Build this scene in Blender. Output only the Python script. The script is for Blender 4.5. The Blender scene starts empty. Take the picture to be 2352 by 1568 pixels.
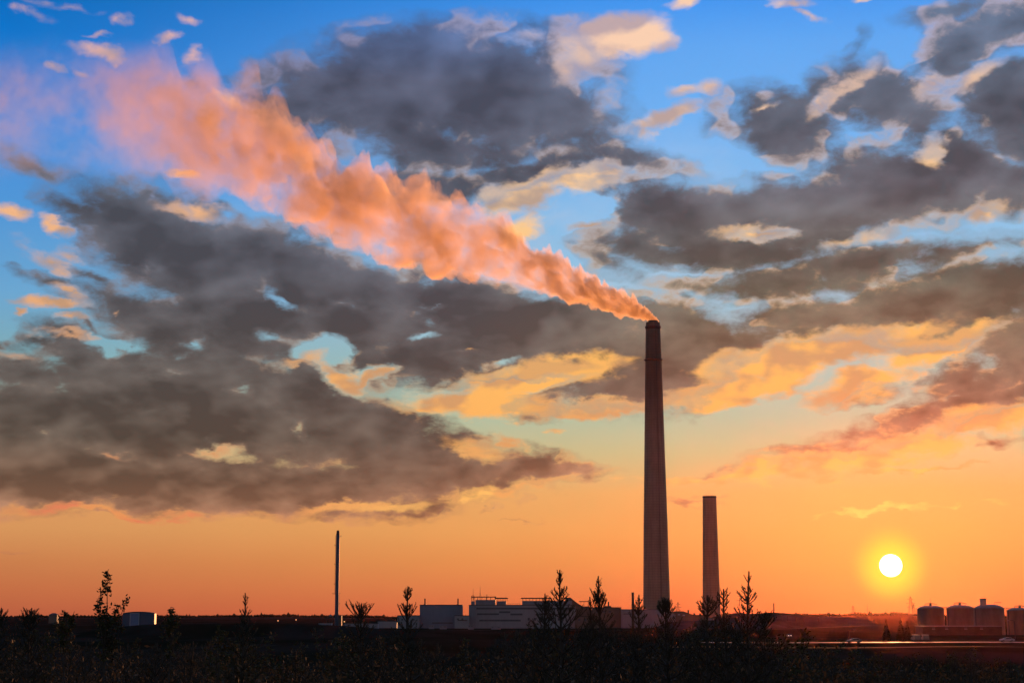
import bpy, bmesh, math, random
from mathutils import Vector, Matrix, noise as mnoise, Euler

# ---------------------------------------------------------------- scene, camera, light
scene = bpy.context.scene
col = scene.collection
W0, H0, FPX = 2352.0, 1568.0, 3920.0          # photograph measured at this size; focal length in those pixels
HORIZ = 1412.0
CAM_Z = 15.0
BACK = 0.45
PITCH = math.atan((HORIZ - H0 / 2) / FPX)

cam_data = bpy.data.cameras.new('camera')
cam = bpy.data.objects.new('camera', cam_data)
col.objects.link(cam)
cam_data.sensor_width = 36.0
cam_data.lens = 36.0 * FPX / W0
cam_data.clip_start = 0.5
cam_data.clip_end = 60000
cam.location = (0, 0, CAM_Z)
cam.rotation_euler = (math.pi / 2 + PITCH, 0, 0)
scene.camera = cam

def ray(u, v):
    x = (u - W0 / 2) / FPX
    y = (H0 / 2 - v) / FPX
    c, s = math.cos(PITCH), math.sin(PITCH)
    return Vector((x, c - y * s, s + y * c))

def at(u, v, D):
    """world point seen at (u, v) standing D metres ahead of the camera"""
    r = ray(u, v)
    r = r * (D / r.y)
    return Vector((r.x, D, r.z + CAM_Z))

def azel(u, v):
    r = ray(u, v).normalized()
    return math.atan2(r.x, r.y), math.asin(r.z)

def lin(c):
    return tuple(((x / 255.0) / 12.92 if x <= 10 else ((x / 255.0 + 0.055) / 1.055) ** 2.4) for x in c)

scene.view_settings.view_transform = 'Standard'
scene.view_settings.look = 'None'
scene.view_settings.exposure = 0
scene.view_settings.gamma = 1
scene.cycles.use_denoising = True
scene.cycles.max_bounces = 5
scene.cycles.diffuse_bounces = 2
scene.cycles.glossy_bounces = 2
scene.cycles.volume_bounces = 3
scene.cycles.transparent_max_bounces = 12
scene.cycles.sample_clamp_indirect = 4

SUN_AZ, SUN_EL = azel(2046, 1298)
SUN_DIR = Vector((math.sin(SUN_AZ) * math.cos(SUN_EL), math.cos(SUN_AZ) * math.cos(SUN_EL), math.sin(SUN_EL)))
sun_data = bpy.data.lights.new('sun', 'SUN')
sun_data.energy = 3.6
sun_data.angle = math.radians(0.5)
sun_data.color = (1.0, 0.40, 0.15)
sun = bpy.data.objects.new('sun', sun_data)
sun.rotation_euler = (-SUN_DIR).to_track_quat('-Z', 'Y').to_euler()
sun.location = SUN_DIR * 500
col.objects.link(sun)

# ---------------------------------------------------------------- node helpers
class NT:
    """tiny wrapper so node trees read like arithmetic"""
    def __init__(self, tree):
        self.t = tree
    def new(self, kind, **kw):
        n = self.t.nodes.new(kind)
        for k, v in kw.items():
            setattr(n, k, v)
        return n
    def put(self, sock, val):
        if val is None:
            return
        if isinstance(val, bpy.types.NodeSocket):
            self.t.links.new(val, sock)
        else:
            sock.default_value = val
    def m(self, op, a, b=None, c=None, clamp=False):
        n = self.new('ShaderNodeMath', operation=op, use_clamp=clamp)
        self.put(n.inputs[0], a); self.put(n.inputs[1], b); self.put(n.inputs[2], c)
        return n.outputs[0]
    def vm(self, op, a, b=None, scale=None):
        n = self.new('ShaderNodeVectorMath', operation=op)
        self.put(n.inputs[0], a)
        if b is not None:
            self.put(n.inputs[1], b)
        if scale is not None:
            self.put(n.inputs['Scale'], scale)
        return n.outputs['Value'] if op in ('DOT_PRODUCT', 'LENGTH', 'DISTANCE') else n.outputs['Vector']
    def sep(self, v):
        n = self.new('ShaderNodeSeparateXYZ'); self.put(n.inputs[0], v)
        return n.outputs
    def comb(self, x, y, z=0.0):
        n = self.new('ShaderNodeCombineXYZ')
        self.put(n.inputs[0], x); self.put(n.inputs[1], y); self.put(n.inputs[2], z)
        return n.outputs[0]
    def noise(self, vec, scale=1.0, detail=4.0, rough=0.5, dist=0.0, lac=2.0, color=False):
        n = self.new('ShaderNodeTexNoise')
        self.put(n.inputs['Vector'], vec)
        n.inputs['Scale'].default_value = scale
        n.inputs['Detail'].default_value = detail
        n.inputs['Roughness'].default_value = rough
        n.inputs['Lacunarity'].default_value = lac
        n.inputs['Distortion'].default_value = dist
        return n.outputs['Color'] if color else n.outputs[0]
    def step(self, x, lo, hi, a=0.0, b=1.0, smooth=True):
        n = self.new('ShaderNodeMapRange')
        if smooth:
            n.interpolation_type = 'SMOOTHSTEP'
        n.clamp = True
        self.put(n.inputs['Value'], x)
        for k, q in (('From Min', lo), ('From Max', hi), ('To Min', a), ('To Max', b)):
            self.put(n.inputs[k], q)
        return n.outputs[0]
    def mix(self, f, a, b, blend='MIX'):
        n = self.new('ShaderNodeMix', data_type='RGBA', blend_type=blend)
        self.put(n.inputs[0], f)
        for s, q in ((n.inputs[6], a), (n.inputs[7], b)):
            self.put(s, (*q, 1.0) if isinstance(q, tuple) and len(q) == 3 else q)
        return n.outputs[2]
    def ramp(self, f, stops, interp='LINEAR'):
        n = self.new('ShaderNodeValToRGB')
        cr = n.color_ramp
        cr.interpolation = interp
        stops = sorted(stops, key=lambda q: q[0])
        cr.elements.remove(cr.elements[1])
        cr.elements[0].position = stops[0][0]
        cr.elements[0].color = (*stops[0][1], 1.0)
        for p, c in stops[1:]:
            cr.elements.new(p).color = (*c, 1.0)
        self.put(n.inputs[0], f)
        return n.outputs[0]
    def blob(self, vec, u, v, ru, rv, rot):
        a, e = azel(u, v)
        mp = self.new('ShaderNodeMapping', vector_type='TEXTURE')
        self.put(mp.inputs['Vector'], vec)
        mp.inputs['Location'].default_value = (a * 39.2, e * 39.2, 0)
        mp.inputs['Rotation'].default_value = (0, 0, math.radians(rot))
        mp.inputs['Scale'].default_value = (ru / 100, rv / 100, 1)
        g = self.new('ShaderNodeTexGradient', gradient_type='SPHERICAL')
        self.put(g.inputs[0], mp.outputs[0])
        return g.outputs['Fac']
    def blobs(self, vec, items, grow=1.0):
        acc = None
        for it in items:
            u, v, ru, rv, rot = it[:5]
            w = it[5] if len(it) > 5 else 1.0
            g = grow if w > 0 else 1.0
            b = self.blob(vec, u, v, ru * g, rv * g, rot)
            if w < 0:
                acc = self.m('MULTIPLY_ADD', b, w, acc)
            elif acc is None:
                acc = self.m('MULTIPLY', b, w)
            else:
                acc = self.m('SMOOTH_MAX', self.m('MULTIPLY', b, w), acc, 0.12)
        # the soft union lifts empty sky a little: take that floor off again
        return self.m('MAXIMUM', self.m('SUBTRACT', acc, 0.11), 0.0)

# ---------------------------------------------------------------- sky
# cloud banks: centre (u, v) as measured in the photograph, half axes, tilt, weight; turned into azimuth and elevation
DARK = [
 # great bank top centre
 (1000,190,430,150,6,1.5),(700,250,190,80,8,.9),(1120,235,330,125,-4,1.5),(820,200,280,90,14,1.1),(1300,260,200,110,-25,1.1),(1050,330,380,70,-3,.9),
 (640,190,150,60,20,.6),(900,100,180,50,14,.8),(1150,60,260,35,2,.7),
 (1220,400,300,45,8,.9),(1010,430,220,60,-5,1.0),(1420,370,220,45,-12,.8),(720,380,160,60,-20,.6),
 # upper right
 (1790,290,165,90,-22,1.25),(1700,250,120,50,35,.7),(2030,230,190,80,-18,1.25),(2100,290,120,60,-40,.9),(1890,190,110,30,35,.6),(1950,120,80,30,45,.5),
 (2230,100,150,75,22,1.2),(2200,20,160,35,10,.7),(2330,60,120,70,30,1.1),
 (2330,240,170,120,-20,1.4),(2230,370,110,70,-50,1.2),(2340,420,110,80,0,1.1),(2340,320,110,70,0,1.1),(2240,180,120,50,30,.8),
 # long bank right of centre
 (1980,460,380,90,8,1.5),(2060,430,230,90,-10,1.4),(1720,500,340,85,3,1.4),(1480,470,200,75,-10,1.1),(1500,560,220,60,-8,1.0),(1700,580,300,55,-4,1.2),
 (1850,560,260,50,8,1.0),(1390,590,130,50,-20,.8),
 # below it, right
 (2010,610,330,50,8,1.0),(1850,660,260,50,0,.95),(1640,670,180,30,-8,.7),(2260,570,160,30,0,.7),
 (2120,690,330,65,12,1.25),(2280,680,200,70,5,1.3),(1880,735,260,50,5,1.1),(2310,830,210,75,28,1.3),(2200,740,220,60,10,1.2),
 (1560,740,240,60,-12,1.2),(1500,830,250,110,8,1.5),(1580,880,170,70,18,1.0),
 # band behind the tall chimney to the left
 (1240,760,360,90,-3,1.5),(1350,850,300,80,4,1.2),(1050,700,320,80,-12,1.35),(1000,820,300,80,3,1.3),(1250,930,140,40,5,.8),(1130,880,180,40,-4,.7),
 # big left mass
 (440,590,300,120,-25,1.6),(330,520,280,70,-25,1.1),(640,590,240,90,-8,1.3),(720,640,320,100,-14,1.5),(560,740,330,110,0,1.4),(830,740,280,90,-5,1.3),
 (170,490,130,45,-25,.8),(420,480,140,50,-20,.8),
 (380,770,260,80,-25,1.1),(180,810,150,55,-28,1.1),(60,860,170,60,-10,1.0),(300,870,250,70,-6,1.2),(460,900,340,90,-3,1.5),(700,900,260,90,10,1.3),
 (130,960,300,90,0,1.6),(60,1060,340,110,0,1.7),(380,1000,420,110,0,1.6),(640,980,340,100,-6,1.5),(830,960,240,90,-22,1.3),(900,1040,330,80,-10,1.4),
 (300,1100,460,70,-3,1.6),(620,1120,420,65,-5,1.5),(960,1080,360,60,2,1.3),(1200,1085,180,40,-3,1.2),(1310,1085,100,24,-3,1.1),(700,1160,160,30,-8,1.0),(1080,1040,120,40,-20,.9),
 (110,1130,300,42,2,1.2),
 # small scattered left
 (110,640,90,22,-8,.8),(230,640,80,18,-20,.7),(170,680,90,18,-10,.6),(190,745,75,22,-25,.75),(30,790,70,20,-10,.6),(60,330,0.1,0.1,0,.01),
 (80,390,120,35,-25,.75),(150,420,80,30,-50,.5),(460,200,60,30,-30,.4),(490,280,70,50,40,.55),(360,440,90,28,0,.7),(480,480,80,40,-25,.8),
 # low right pieces
 (1650,1165,0.1,0.1,0,.01),(1590,1150,90,14,6,.7),(1600,1162,80,12,0,.5),
 (1990,905,120,26,6,.8),(1940,918,60,20,-5,.8),(2230,925,130,40,10,1.1),(2320,910,90,38,5,1.1),(2100,965,150,45,14,1.1),(2030,1000,170,32,6,.9),(2280,1008,55,16,0,.8),
 (1900,1040,220,22,6,.7),(1760,1075,170,16,5,.65),(1650,1090,120,12,3,.5),
 (850,1150,90,16,-4,.7),(1020,1140,90,16,5,.6),(1160,1163,30,8,0,.5),(1220,1153,30,9,0,.5),(240,1182,80,7,0,.5),(30,1268,60,5,0,.5),(1210,1198,70,4,4,.4),
 # holes
 (740,800,90,42,0,-1.3),(480,1045,95,28,-10,-1.2),(540,975,60,22,-15,-.4),(690,990,30,26,-60,-.9),(800,880,110,50,-30,-1.0),(1100,440,0.1,.1,0,-.01),
 (870,180,80,40,35,-.45),(960,770,60,16,5,-.8),(1000,700,50,10,0,-.7),(420,800,50,22,20,-.8),(250,790,60,20,-20,-.7),(530,900,60,18,-10,-.7),(90,1010,40,14,0,-.6),(240,1040,120,24,-8,-.5),(560,680,0.1,.1,0,-.01),(1150,830,60,14,10,-.7),(620,780,70,22,0,-.8),(350,610,40,18,0,-.5),(1750,530,130,26,0,-.7),(650,690,70,20,-20,-.7),(880,860,70,30,10,-.9),(230,640,0.1,.1,0,-.01),
 (1060,815,90,14,4,-.6),(820,690,70,14,-10,-.5),(610,640,60,50,10,-.4),(2270,840,60,40,60,-.8),(1290,490,200,50,12,-1.2),(380,855,60,20,-20,-.5),
 (1200,885,230,24,6,-.8),(300,550,0.1,.1,0,-.01),(2190,1050,0.1,.1,0,-.01),
]
BRIGHT = [
 (1400,95,180,60,6,1.3),(1340,130,110,80,50,1.0),(1480,80,100,35,18,.8),(1240,75,140,30,0,.5),
 (1580,8,75,22,10,.9),(1830,6,70,26,-10,1.0),(1855,40,50,16,-25,.8),(2000,2,40,12,0,.7),
 (1580,215,70,28,20,.6),(1630,200,30,40,70,.6),(1520,280,150,32,12,1.0),(1480,310,60,40,-40,.7),
 (1210,450,150,55,16,1.4),(1350,415,130,35,8,1.2),(1140,470,60,50,50,1.0),(1190,530,90,40,30,.9),(1340,520,90,18,5,.8),
 (1740,535,190,30,-2,1.0),(1920,215,150,35,30,1.0),(1730,245,60,20,20,.8),(2130,190,70,40,60,.9),(2230,180,140,30,18,.8),(2150,360,70,50,60,.9),(2280,480,120,40,10,.9),
 (1970,560,130,30,14,.7),(2100,550,0.1,.1,0,.1),
 (1780,830,250,66,12,1.7),(1980,790,330,55,8,1.4),(2180,790,180,50,18,1.3),(1680,900,240,36,9,1.4),(1580,930,180,22,4,1.1),
 (1990,880,180,50,8,1.25),(1280,860,340,50,7,1.5),(1120,930,260,50,2,1.3),(1330,935,320,26,2,1.2),(1000,950,160,24,-6,.9),(800,870,120,45,-35,1.0),
 (900,860,60,22,10,.9),(540,985,60,12,-15,.5),(430,1040,120,22,-5,.5),
 (2250,960,180,45,8,1.1),(2120,1010,220,40,4,1.0),(1950,1050,300,32,6,1.0),(1760,1090,330,24,4,.95),(2060,1072,260,9,2,.95),(1610,1110,260,22,0,.7),(2030,1167,170,11,4,1.2),(2160,1155,200,9,2,.8),
 (1080,1035,130,32,-10,.9),(1160,1025,60,22,-20,.8),(1390,1080,70,22,10,.5),
 (820,1160,240,26,5,1.0),(1130,1130,260,22,6,.8),(160,1172,260,16,0,.9),(400,1175,220,14,0,.7),(640,1180,180,12,-4,.5),
 # left scraps
 (440,475,120,28,-6,1.1),(400,405,40,14,0,.8),(550,245,60,32,-20,.7),(230,115,80,26,-8,.95),(370,88,40,18,-6,.8),(440,137,40,22,-20,.8),(75,28,90,22,-4,.5),(285,45,26,30,-50,.7),(430,65,50,22,-20,.55),(30,200,0.1,.1,0,.1),
 (160,15,180,16,-3,.45),(230,80,40,8,0,.5),(120,150,40,14,0,.5),(180,155,40,12,0,.5),
 (20,495,75,26,-8,.95),(130,525,60,22,-20,.85),(140,600,130,38,-20,.6),(200,590,80,28,-15,.6),(110,690,120,20,0,.95),(150,665,100,30,-25,.7),(45,712,24,12,0,.9),(160,728,60,16,0,.8),(150,768,110,16,-5,.85),
 (40,820,90,22,-15,.7),(260,710,30,12,0,.6),(60,740,120,10,0,.3),(300,870,100,18,-10,.4),(500,1040,160,36,0,.4),
 (860,880,70,24,20,.9),(700,840,70,14,0,.7),(1080,805,60,12,5,.8),(250,1045,60,20,-20,.55),(470,1040,60,16,0,.5),(300,1180,180,12,0,.8),(1240,640,0.1,.1,0,.1),(1150,900,160,18,8,.9),(1290,985,50,10,0,.5),(1190,970,30,9,0,.5),(1190,520,120,30,0,.5),(1620,670,0.1,.1,0,.1),
]
VEIL = [
 (1500,400,420,150,0,.5),(1250,500,350,130,0,.6),(1500,640,300,60,0,.35),(600,500,400,90,0,.35),(1750,780,350,120,0,.3),(900,340,400,80,0,.35),
]

world = bpy.data.worlds.new('World')
scene.world = world
world.use_nodes = True
world.cycles.sampling_method = 'MANUAL'
world.cycles.sample_map_resolution = 256
wt = world.node_tree
wt.nodes.clear()
N = NT(wt)
gen = N.new('ShaderNodeTexCoord').outputs['Generated']
d = N.vm('NORMALIZE', gen)
dx, dy, dz = N.sep(d)
az = N.m('ARCTAN2', dx, dy)
el = N.m('ARCSINE', dz)
P = N.comb(N.m('MULTIPLY', az, 39.2), N.m('MULTIPLY', el, 39.2), 0.0)
# cloud plane coordinates: features crowd together towards the horizon
inv = N.m('DIVIDE', 1.0, N.m('ADD', N.m('MAXIMUM', dz, 0.0), 0.40))
Q = N.vm('MULTIPLY', N.comb(N.m('MULTIPLY', dx, inv), N.m('MULTIPLY', dy, inv), 0.0), (1.0, 0.9, 1.0))
w1 = N.noise(Q, 8.0, 3.0, 0.5, color=True)
w2 = N.noise(Q, 30.0, 4.0, 0.55, color=True)
warp = N.vm('ADD', N.vm('MULTIPLY', N.vm('SUBTRACT', w1, (0.5, 0.5, 0.5)), (1.7, 0.8, 0.0)),
            N.vm('MULTIPLY', N.vm('SUBTRACT', w2, (0.5, 0.5, 0.5)), (1.0, 0.6, 0.0)))
PW = N.vm('ADD', P, warp)
PWs = N.vm('ADD', P, N.vm('MULTIPLY', warp, (0.8, 0.8, 0.0)))
nA = N.noise(Q, 14.0, 8.0, 0.55, 0.2)
rA = N.noise(Q, 14.0, 2.5, 0.45, 0.2)
rB = N.noise(N.vm('ADD', Q, (0.014, 0.010, 0.0)), 14.0, 2.5, 0.45, 0.2)      # towards the sun, for relief
nC = N.noise(N.vm('ADD', Q, (7.3, 3.1, 1.0)), 21.0, 8.0, 0.58, 0.5)
nF = N.noise(N.vm('ADD', Q, (3.3, 6.1, 2.0)), 46.0, 6.0, 0.6, 0.4)
nL = N.noise(N.vm('ADD', Q, (2.3, 9.1, 4.0)), 10.0, 3.0, 0.5)

# clear sky, two elevation ramps (left of the view, right of the view)
EL0, EL1 = -0.03, 0.42
elf = N.step(el, EL0, EL1, smooth=False)
def elpos(v):
    e = azel(1176, v)[1]
    return (e - EL0) / (EL1 - EL0)
SKY_L = [(1412,(184,94,64)),(1350,(196,112,70)),(1290,(202,128,78)),(1220,(214,150,92)),(1130,(222,158,100)),(1040,(205,178,132)),(960,(170,185,160)),(850,(128,172,178)),(700,(105,165,208)),(520,(80,150,214)),(330,(62,140,218)),(120,(8,114,200)),(0,(0,102,182))]
SKY_R = [(1412,(222,108,66)),(1350,(224,130,74)),(1290,(230,148,80)),(1220,(232,162,90)),(1130,(226,172,104)),(1040,(196,188,138)),(960,(176,192,162)),(850,(170,196,188)),(700,(162,200,220)),(520,(136,192,232)),(330,(116,180,240)),(120,(98,168,242)),(0,(66,150,240))]
r1 = N.ramp(elf, [(elpos(v), lin(c)) for v, c in SKY_L])
r2 = N.ramp(elf, [(elpos(v), lin(c)) for v, c in SKY_R])
azf = N.step(az, math.atan((-200 - 1176) / FPX), math.atan((1700 - 1176) / FPX))
base = N.mix(azf, r1, r2)
# brightening round the sun (aureole of the real sky), then the disc
base = N.vm('SCALE', base, scale=N.step(nL, 0.25, 0.75, 0.988, 1.012))
sdot = N.vm('DOT_PRODUCT', d, tuple(SUN_DIR))
sang = N.m('ARCCOSINE', N.m('MINIMUM', sdot, 1.0))
def px(p):
    return p / FPX
a1 = N.m('POWER', N.step(sang, px(24), px(118), 1.0, 0.0), 2.2)
a2 = N.m('POWER', N.step(sang, px(0), px(520), 1.0, 0.0, smooth=False), 2.0)
base = N.mix(N.m('MULTIPLY', a2, 0.35), base, lin((252, 166, 70)))
# veil
veil = N.blobs(PWs, VEIL)
vfac = N.m('MULTIPLY', veil, N.step(nC, 0.3, 0.7, 0.2, 1.0), clamp=True)
veilcol = N.ramp(elf, [(elpos(1100), lin((240,190,130))), (elpos(800), lin((215,190,165))), (elpos(450), lin((180,200,228)))])
base = N.mix(vfac, base, veilcol)

# bright clouds
cb = N.m('MULTIPLY', N.blobs(PW, BRIGHT, 1.1), 1.15)
Db = N.m('ADD', N.m('MULTIPLY', cb, 1.25), N.m('MULTIPLY', N.m('SUBTRACT', nC, 0.5), 2.0))
ab = N.m('MULTIPLY', N.step(Db, 0.02, 0.98), N.step(cb, 0.0, 0.2))
litcol = N.ramp(elf, [(elpos(1300), lin((255,184,96))), (elpos(1190), lin((255,200,106))), (elpos(1080), lin((255,186,102))), (elpos(950), lin((252,182,98))), (elpos(780), lin((252,190,104))), (elpos(600), lin((250,200,134))), (elpos(440), lin((250,204,150))), (elpos(100), lin((250,208,178)))])
litcolL = N.ramp(elf, [(elpos(1300), lin((222,120,80))), (elpos(1150), lin((228,132,92))), (elpos(950), lin((214,148,104))), (elpos(700), lin((230,172,124))), (elpos(480), lin((242,184,138))), (elpos(100), lin((226,178,172)))])
azl = N.step(az, math.atan((300 - 1176) / FPX), math.atan((1200 - 1176) / FPX))
litc = N.mix(azl, litcolL, litcol)
relief = N.m('SUBTRACT', rA, rB)
shade_b = N.step(N.m('ADD', N.m('ADD', nL, N.m('MULTIPLY', relief, 2.5)), N.m('MULTIPLY', nF, 0.4)), 0.5, 0.9, 0.0, 0.75)
midcol = N.ramp(elf, [(elpos(1200), lin((236,160,90))), (elpos(1000), lin((206,150,104))), (elpos(700), lin((170,140,118))), (elpos(400), lin((150,140,146))), (elpos(100), lin((165,150,168)))])
bcol = N.mix(shade_b, litc, midcol)
sky1 = N.mix(ab, base, bcol)

# dark clouds
cd = N.m('MULTIPLY_ADD', ab, -0.22, N.m('MULTIPLY', N.blobs(PW, DARK, 1.26), 1.12))
Dd = N.m('ADD', N.m('MULTIPLY', cd, 1.0), N.m('ADD', N.m('MULTIPLY', N.m('SUBTRACT', nA, 0.5), 1.45), N.m('MULTIPLY', N.m('SUBTRACT', nF, 0.5), 0.75)))
inside = N.step(cd, 0.0, 0.22)
ad = N.m('MULTIPLY', N.step(Dd, 0.04, 0.62), inside)
body = N.ramp(elf, [(elpos(1250), lin((176,112,80))), (elpos(1165), lin((146,108,84))), (elpos(1110), lin((122,96,78))), (elpos(1015), lin((98,87,77))), (elpos(850), lin((94,89,86))), (elpos(620), lin((88,90,99))), (elpos(450), lin((88,93,106))), (elpos(190), lin((86,92,114))), (elpos(40), lin((74,98,142)))])
bodyR = N.ramp(elf, [(elpos(1250), lin((206,130,84))), (elpos(1100), lin((186,134,96))), (elpos(980), lin((146,114,92))), (elpos(880), lin((120,106,90))), (elpos(780), lin((114,105,88))), (elpos(670), lin((100,101,90))), (elpos(450), lin((94,97,106))), (elpos(250), lin((91,99,115))), (elpos(40), lin((92,108,134)))])
azr = N.step(az, math.atan((900 - 1176) / FPX), math.atan((1800 - 1176) / FPX))
bodyc = N.mix(azr, body, bodyR)
dens = N.step(Dd, 0.3, 1.25)
shade = N.m('ADD', N.m('MULTIPLY', relief, 1.7), N.m('MULTIPLY', N.m('SUBTRACT', nL, 0.5), 2.3))
val = N.m('ADD', N.m('ADD', 1.24, shade), N.m('MULTIPLY', dens, -0.40))
val = N.m('MINIMUM', N.m('MAXIMUM', val, 0.66), 1.7)
bodyv = N.vm('SCALE', bodyc, scale=val)
edge = N.step(Dd, 0.10, 0.72, 1.0, 0.0)
lit = N.m('MULTIPLY', N.m('MULTIPLY', edge, 1.25), N.step(N.m('ADD', N.m('MULTIPLY', relief, 5.0), nL), 0.48, 0.72), clamp=True)
lit = N.m('MULTIPLY', lit, N.step(az, math.atan(-1176 / FPX), math.atan(500 / FPX), 0.15, 0.95))
glowin = N.m('MULTIPLY', N.step(cb, 0.05, 0.75), N.step(N.m('ADD', Db, N.m('MULTIPLY', dens, -0.75)), -0.15, 0.75))
lit = N.m('MAXIMUM', lit, N.m('MULTIPLY', glowin, 0.92))
dcol = N.mix(lit, bodyv, N.mix(N.m('MULTIPLY', shade_b, 0.6), litc, midcol))
thin = N.m('MULTIPLY', N.step(Dd, -0.45, 0.25), N.step(cd, 0.0, 0.15, 0.0, 0.5))
thincol = N.mix(0.5, bodyv, base)
skyc = N.mix(ad, N.mix(thin, sky1, thincol), dcol)

# sun
skyc = N.mix(N.m('MULTIPLY', a1, 0.9), skyc, (1.0, 0.72, 0.06))
disc = N.step(sang, px(21), px(26), 1.0, 0.0)
skyc = N.mix(disc, skyc, (9.0, 8.6, 6.0))
# the physical twilight sky carries the part of the dome behind and above the camera
nish = N.new('ShaderNodeTexSky', sky_type='NISHITA')
nish.sun_disc = False
nish.sun_elevation = SUN_EL
nish.sun_rotation = SUN_AZ
nish.air_density = 1.0
nish.dust_density = 1.5
nishc = N.vm('SCALE', nish.outputs[0], scale=0.1)
front = N.step(N.vm('DOT_PRODUCT', d, (0.0, 0.94, 0.342)), 0.45, 0.8)
back = N.vm('ADD', nishc, N.vm('SCALE', (0.16, 0.20, 0.34), scale=BACK))
final = N.mix(front, back, skyc)
bg = N.new('ShaderNodeBackground')
wt.links.new(final, bg.inputs['Color'])
bg.inputs['Strength'].default_value = 1.0
out = N.new('ShaderNodeOutputWorld')
wt.links.new(bg.outputs[0], out.inputs['Surface'])

# ---------------------------------------------------------------- mesh helpers
def principled(name, color, rough=0.85, metallic=0.0, var=0.25, scale=0.4, stretch=(1, 1, 1), spec=0.3, col2=None, bump=0.0):
    """base colour with two scales of procedural wear; col2 is the worn colour"""
    m = bpy.data.materials.new(name)
    m.use_nodes = True
    n = NT(m.node_tree)
    b = m.node_tree.nodes['Principled BSDF']
    co = n.new('ShaderNodeTexCoord').outputs['Object']
    co = n.vm('MULTIPLY', co, stretch)
    f1 = n.noise(co, scale, 6.0, 0.6)
    f2 = n.noise(co, scale * 7.3, 4.0, 0.6)
    f = n.step(n.m('ADD', n.m('MULTIPLY', f1, 0.7), n.m('MULTIPLY', f2, 0.3)), 0.32, 0.68)
    c2 = col2 if col2 else tuple(x * (1 - var) for x in color)
    c1 = tuple(min(1, x * (1 + var * 0.5)) for x in color) if not col2 else color
    n.put(b.inputs['Base Color'], n.mix(f, c1, c2))
    b.inputs['Roughness'].default_value = rough
    b.inputs['Metallic'].default_value = metallic
    b.inputs['Specular IOR Level'].default_value = spec
    if bump:
        bp = n.new('ShaderNodeBump')
        bp.inputs['Strength'].default_value = bump
        bp.inputs['Distance'].default_value = 0.3
        n.put(bp.inputs['Height'], f2)
        n.put(b.inputs['Normal'], bp.outputs[0])
    return m

def emissive(name, color, strength):
    m = bpy.data.materials.new(name)
    m.use_nodes = True
    b = m.node_tree.nodes['Principled BSDF']
    b.inputs['Base Color'].default_value = (*color, 1)
    b.inputs['Emission Color'].default_value = (*color, 1)
    b.inputs['Emission Strength'].default_value = strength
    return m

class MB:
    """collects shapes; build() links them as ONE mesh object"""
    def __init__(self):
        self.v = []; self.f = []
    def add(self, vs, fs):
        o = len(self.v)
        self.v += [tuple(p) for p in vs]
        self.f += [tuple(o + i for i in q) for q in fs]
        return self
    def box(self, x0, x1, y0, y1, z0, z1):
        return self.add([(x0,y0,z0),(x1,y0,z0),(x1,y1,z0),(x0,y1,z0),(x0,y0,z1),(x1,y0,z1),(x1,y1,z1),(x0,y1,z1)],
                        [(0,3,2,1),(4,5,6,7),(0,1,5,4),(1,2,6,5),(2,3,7,6),(3,0,4,7)])
    def prism(self, pts, y0, y1):
        """outline in x, z pushed from y0 to y1"""
        k = len(pts)
        vs = [(x, y0, z) for x, z in pts] + [(x, y1, z) for x, z in pts]
        fs = [tuple(range(k - 1, -1, -1)), tuple(range(k, 2 * k))]
        fs += [(i, (i + 1) % k, k + (i + 1) % k, k + i) for i in range(k)]
        return self.add(vs, fs)
    def lathe(self, prof, cx=0, cy=0, seg=32, cap=True):
        """profile of (radius, z) pairs"""
        vs = []; fs = []
        for r, z in prof:
            for i in range(seg):
                a = 2 * math.pi * i / seg
                vs.append((cx + r * math.cos(a), cy + r * math.sin(a), z))
        for j in range(len(prof) - 1):
            for i in range(seg):
                a = j * seg + i; b = j * seg + (i + 1) % seg
                fs.append((a, b, b + seg, a + seg))
        if cap:
            fs.append(tuple(range(seg - 1, -1, -1)))
            fs.append(tuple((len(prof) - 1) * seg + i for i in range(seg)))
        return self.add(vs, fs)
    def tube(self, pts, radii, seg=6):
        pts = [Vector(p) for p in pts]
        if not isinstance(radii, (list, tuple)):
            radii = [radii] * len(pts)
        vs = []; fs = []
        for i, p in enumerate(pts):
            t = (pts[min(i + 1, len(pts) - 1)] - pts[max(i - 1, 0)])
            t = t.normalized() if t.length > 1e-9 else Vector((0, 0, 1))
            a = t.cross(Vector((0.3, 1, 0.12))).normalized()
            b = t.cross(a)
            for k in range(seg):
                an = 2 * math.pi * k / seg
                vs.append(p + (a * math.cos(an) + b * math.sin(an)) * radii[i])
        for i in range(len(pts) - 1):
            for k in range(seg):
                q = i * seg + k; r = i * seg + (k + 1) % seg
                fs.append((q, r, r + seg, q + seg))
        fs.append(tuple(range(seg - 1, -1, -1)))
        fs.append(tuple((len(pts) - 1) * seg + k for k in range(seg)))
        return self.add(vs, fs)
    def build(self, name, mat, parent=None, smooth=False):
        me = bpy.data.meshes.new(name)
        off = Vector((0, 0, 0))
        if parent is not None:
            q = parent
            while q is not None:
                off = off + q.location
                q = q.parent
        vs = [(p[0] - off.x, p[1] - off.y, p[2] - off.z) for p in self.v] if off.length else self.v
        me.from_pydata(vs, [], self.f)
        me.update()
        if smooth:
            me.polygons.foreach_set('use_smooth', [True] * len(me.polygons))
        o = bpy.data.objects.new(name, me)
        if mat:
            me.materials.append(mat)
        col.objects.link(o)
        if parent is not None:
            o.parent = parent
        return o

def tag(o, label=None, cat=None, group=None, kind=None):
    if label: o['label'] = label
    if cat: o['category'] = cat
    if group: o['group'] = group
    if kind: o['kind'] = kind
    return o

def thing(name, label, cat, loc, group=None):
    o = bpy.data.objects.new(name, None)
    o.empty_display_size = 1
    col.objects.link(o)
    o.location = loc
    return tag(o, label, cat, group)

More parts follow.
